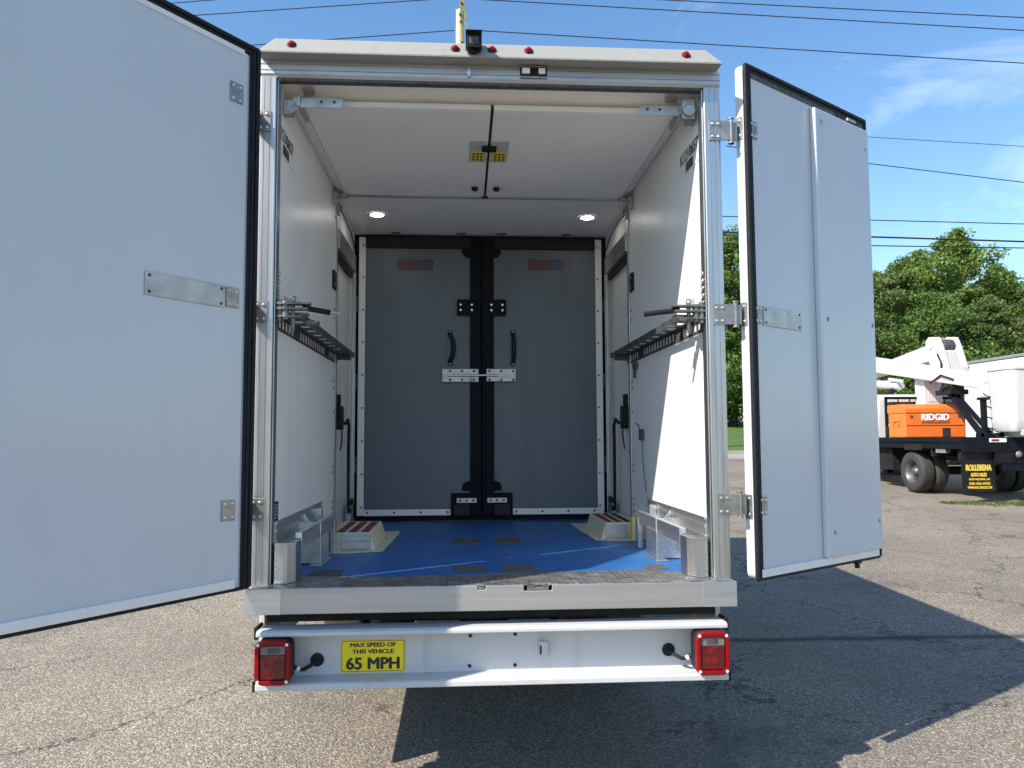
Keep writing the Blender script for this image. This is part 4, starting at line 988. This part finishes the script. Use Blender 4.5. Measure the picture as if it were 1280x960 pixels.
k = MB(); k.hexa([(1.1, 2.45, 2.80), (1.46, 2.45, 2.80), (1.40, 5.4, 2.62), (1.16, 5.4, 2.62), (1.1, 2.45, 3.18), (1.46, 2.45, 3.18), (1.40, 5.4, 2.86), (1.16, 5.4, 2.86)]); k.build('lower_arm', 'old_white', B, .02)
k = MB(); k.hexa([(.90, .75, 2.06), (1.14, .75, 2.06), (1.10, 5.7, 2.90), (.86, 5.7, 2.90), (.90, .75, 2.34), (1.14, .75, 2.34), (1.10, 5.7, 3.28), (.86, 5.7, 3.28)])
ua = k.build('upper_arm', 'old_white', B, .02)
k = MB(); k.prism([(3.3, 2.36), (3.9, 2.45), (3.9, 2.52), (3.3, 2.43)], 'x', .86, .88); k.cyl((.99, 3.6, 2.32), (.99, 5.2, 2.46), .10, n=16); k.cyl((.99, 5.2, 2.46), (.99, 5.6, 2.50), .06, n=12, mi=1); k.build('lift_cylinder', ['old_white', 'chrome'], B, .01)
k = MB(); k.tube([(.95, 4.9, 2.44), (.93, 4.7, 2.20), (.93, 4.3, 2.10), (.94, 3.9, 2.22), (.96, 3.7, 2.42)], .035, 8); k.tube([(.99, 4.9, 2.44), (.98, 4.6, 2.16), (.98, 4.25, 2.05), (.99, 3.85, 2.2), (1.0, 3.65, 2.42)], .03, 8); k.build('hydraulic_hose', 'rubber', B, smooth=True)
k = MB(); k.box(.82, 1.22, 1.55, 2.05, 2.0, 2.10); k.box(.9, 1.14, 1.6, 1.72, 2.10, 2.46); k.cyl((.8, 1.8, 2.12), (1.24, 1.8, 2.12), .06, n=10); k.tube([(.88, 2.3, 2.28), (.86, 1.9, 2.42), (.87, 1.5, 2.3)], .02, 6); k.build('boom_rest', 'plastic', B, .01)
k = MB(); k.beam((1.0, 1.85, 2.05), (.66, .35, 1.12), .09, .09); k.beam((1.12, 1.85, 2.05), (.85, .35, 1.12), .07, .07); k.box(.60, .68, .25, .34, 1.12, 1.86); k.box(.60, .95, .2, .5, 1.12, 1.2); k.box(.56, .72, .22, .37, 1.82, 1.87); k.build('rest_strut', 'black', B, .008)
k = MB(); k.prism([(.78, 2.34), (.78, 1.95), (.5, 1.85), (.30, 1.98), (.30, 2.40), (.45, 2.56), (.7, 2.5)], 'x', .87, 1.0); k.cyl((.86, .52, 2.28), (1.02, .52, 2.28), .14, n=16); k.build('boom_tip', 'old_white', B, .02)
k = MB()
for i in range(6): k.beam((1.175+i*.04, 2.02, 2.52), (1.175+i*.04, 2.145, 2.95), .014, .02, 0, (0, 1, 0))
k.build('elbow_ribs', 'sticker_grey', B)
k = MB()
k.tube([(1.0, 2.2, 2.9), (.95, 2.0, 2.7), (.94, 2.0, 2.5), (.97, 2.2, 2.42)], .02, 6); k.tube([(1.57, 2.3, 2.9), (1.62, 2.1, 2.6), (1.5, 2.2, 2.3), (1.3, 2.6, 2.1)], .02, 6); k.build('hose_run', 'rubber', B, smooth=True)
k = MB(); k.rrect(1.9, 2.35, 2.62, 2.78, .01, 0, .004); k.v = [(.893-y, x+1.2, z+.12) for x, y, z in k.v]; k.build('arm_decal', 'sticker_grey', B)
k = MB(); k.box(.02, .05, .4, .62, 1.13, 1.30); k.box(.0, .03, 1.3, 1.9, .86, .98); k.box(.08, .5, 2.62, 2.70, 1.13, 1.36); k.box(1.9, 2.3, .3, 1.4, 1.125, 1.6); k.build('bed_fittings', 'dark', B, .01)
# bucket
def bucket_prof(z0, z1, rb):
    return None
k = MB()
secs = []
x0, x1, yb0, yb1 = .76, 1.80, -.30, .36
rings = [(1.205, .10), (1.225, .05), (1.30, .012), (1.45, .0), (2.34, -.015), (2.36, -.035), (2.39, -.035), (2.395, .0), (2.34, .03), (1.36, .04), (1.30, .1)]
def rr2(ins):
    pts = []; r_ = .13
    for cx_, cy_, a0 in ((x1-r_, yb0+r_, -90), (x1-r_, yb1-r_, 0), (x0+r_, yb1-r_, 90), (x0+r_, yb0+r_, 180)):
        for i in range(6):
            a = R(a0+18*i); pts.append((cx_+(r_-ins)*math.cos(a), cy_+(r_-ins)*math.sin(a)))
    return pts
vv = []; 
for z, ins in rings: vv += [(x, y, z) for x, y in rr2(ins)]
n_ = 24; ff = [(j*n_+i, j*n_+(i+1) % n_, (j+1)*n_+(i+1) % n_, (j+1)*n_+i) for j in range(len(rings)-1) for i in range(n_)] + [tuple(range(n_)), tuple(range(len(rings)*n_-1, (len(rings)-1)*n_-1, -1))]
k.add(vv, ff); bk = k.build('bucket', 'old_white', B, smooth=True)
k = MB(); k.rrect(1.58, 1.802, 1.5, 2.30, .02, -.305, -.290); k.build('bucket_step', 'sticker_grey', bk, .004)
k = MB(); k.rrect(.95, 1.7, 1.13, 1.28, .05, -.28, .33); k.build('bucket_cradle', 'sticker_grey', B, .02)
k = MB()
for i in range(4): k.tube([(.74, .42, 1.95-i*.2), (.70, .3, 1.9-i*.2), (.78, .22, 1.86-i*.2)], .012, 6)
k.tube([(.72, .2, 1.3), (.69, .15, 1.18), (.76, .1, 1.13)], .015, 6); k.build('control_cable', 'rubber', B, smooth=True)
# ------------------------------------------------------------------ tool chest on the flatbed
tcx, tcy, tcz = 9.06, 12.1, BG+1.123
C_ = thing('tool_chest', 'orange steel job-site tool chest with white lettering on the flatbed', 'tool chest', (tcx, tcy, tcz))
k = MB(); k.box(0, 1.30, 0, .64, .0, .50); k.build('chest_body', 'orange', C_, .012)
k = MB(); k.prism([(-.012, .505), (-.012, .60), (.10, .69), (.64, .69), (.66, .67), (.66, .505)], 'x', -.012, 1.312); k.build('chest_lid', 'orange', C_, .008)
k = MB(); k.box(.01, 1.29, -.012, -.0005, .25, .28); k.box(.0, .005, .0, .0, 0, 0); k.build('ridge', 'orange', C_, .004)
k = MB(); k.box(-.03, -.001, .22, .46, .33, .37); k.box(-.03, -.001, .22, .26, .26, .33); k.box(-.03, -.001, .42, .46, .26, .33); k.box(-.012, -.0005, .16, .52, .22, .235); k.build('side_handle', 'orange', C_, .006)
k = MB(); k.box(.10, .16, -.008, -.0005, .40, .46); k.box(1.14, 1.20, -.016, -.0005, .42, .47); k.build('lock_plate', 'galv', C_, .004)
k = MB(); k.box(.33, .95, -.016, -.013, .30, .315); k.build('nameplate_bar', 'ink', C_)
lettering('chest_lettering', 'RIDGID', (.335, -.016, .345), (1,0,0), (0,0,1), .61, .15, 'white_text', C_, .07)
# ------------------------------------------------------------------ white van body behind
V_ = thing('delivery_truck', 'white box-bodied truck parked behind the bucket', 'truck', (14.13, 13.2, .62))
k = MB(); k.box(0, 2.3, -3.0, 4.5, .62, 2.98); k.build('box_body', 'old_white', V_, .05, seg=3)
k = MB(); k.box(-.015, 2.32, -3.02, 4.52, 2.985, 3.06)
for i in range(38): k.cyl((-.016, -2.9+i*.2, 3.02), (-.022, -2.9+i*.2, 3.02), .018, n=6)
k.build('top_rail', 'zinc', V_, .004)
k = MB(); k.box(-.012, 2.31, -3.01, 4.51, .56, .64); k.build('bottom_rail', 'alu_y', V_, .004)
k = MB(); k.box(.5, 1.8, -2.8, 7, .42, .60); k.build('frame', 'dark', V_)
k = MB(); k.box(.1, 2.2, 4.7, 6.9, .5, 2.0); k.build('cab', 'old_white', V_, .15, seg=4)
k = MB(); k.rrect(5.4, 6.4, 1.35, 1.85, .05, 0, .012); k.v = [(.096-y, x, z) for x, y, z in k.v]; k.build('side_window', 'glass', V_)
for y in (-1.2, 5.8):
    wheel(V_, (.05, y, .40), (-1, 0, 0), .42, .26, .24); wheel(V_, (2.25, y, .40), (1, 0, 0), .42, .26, .24)
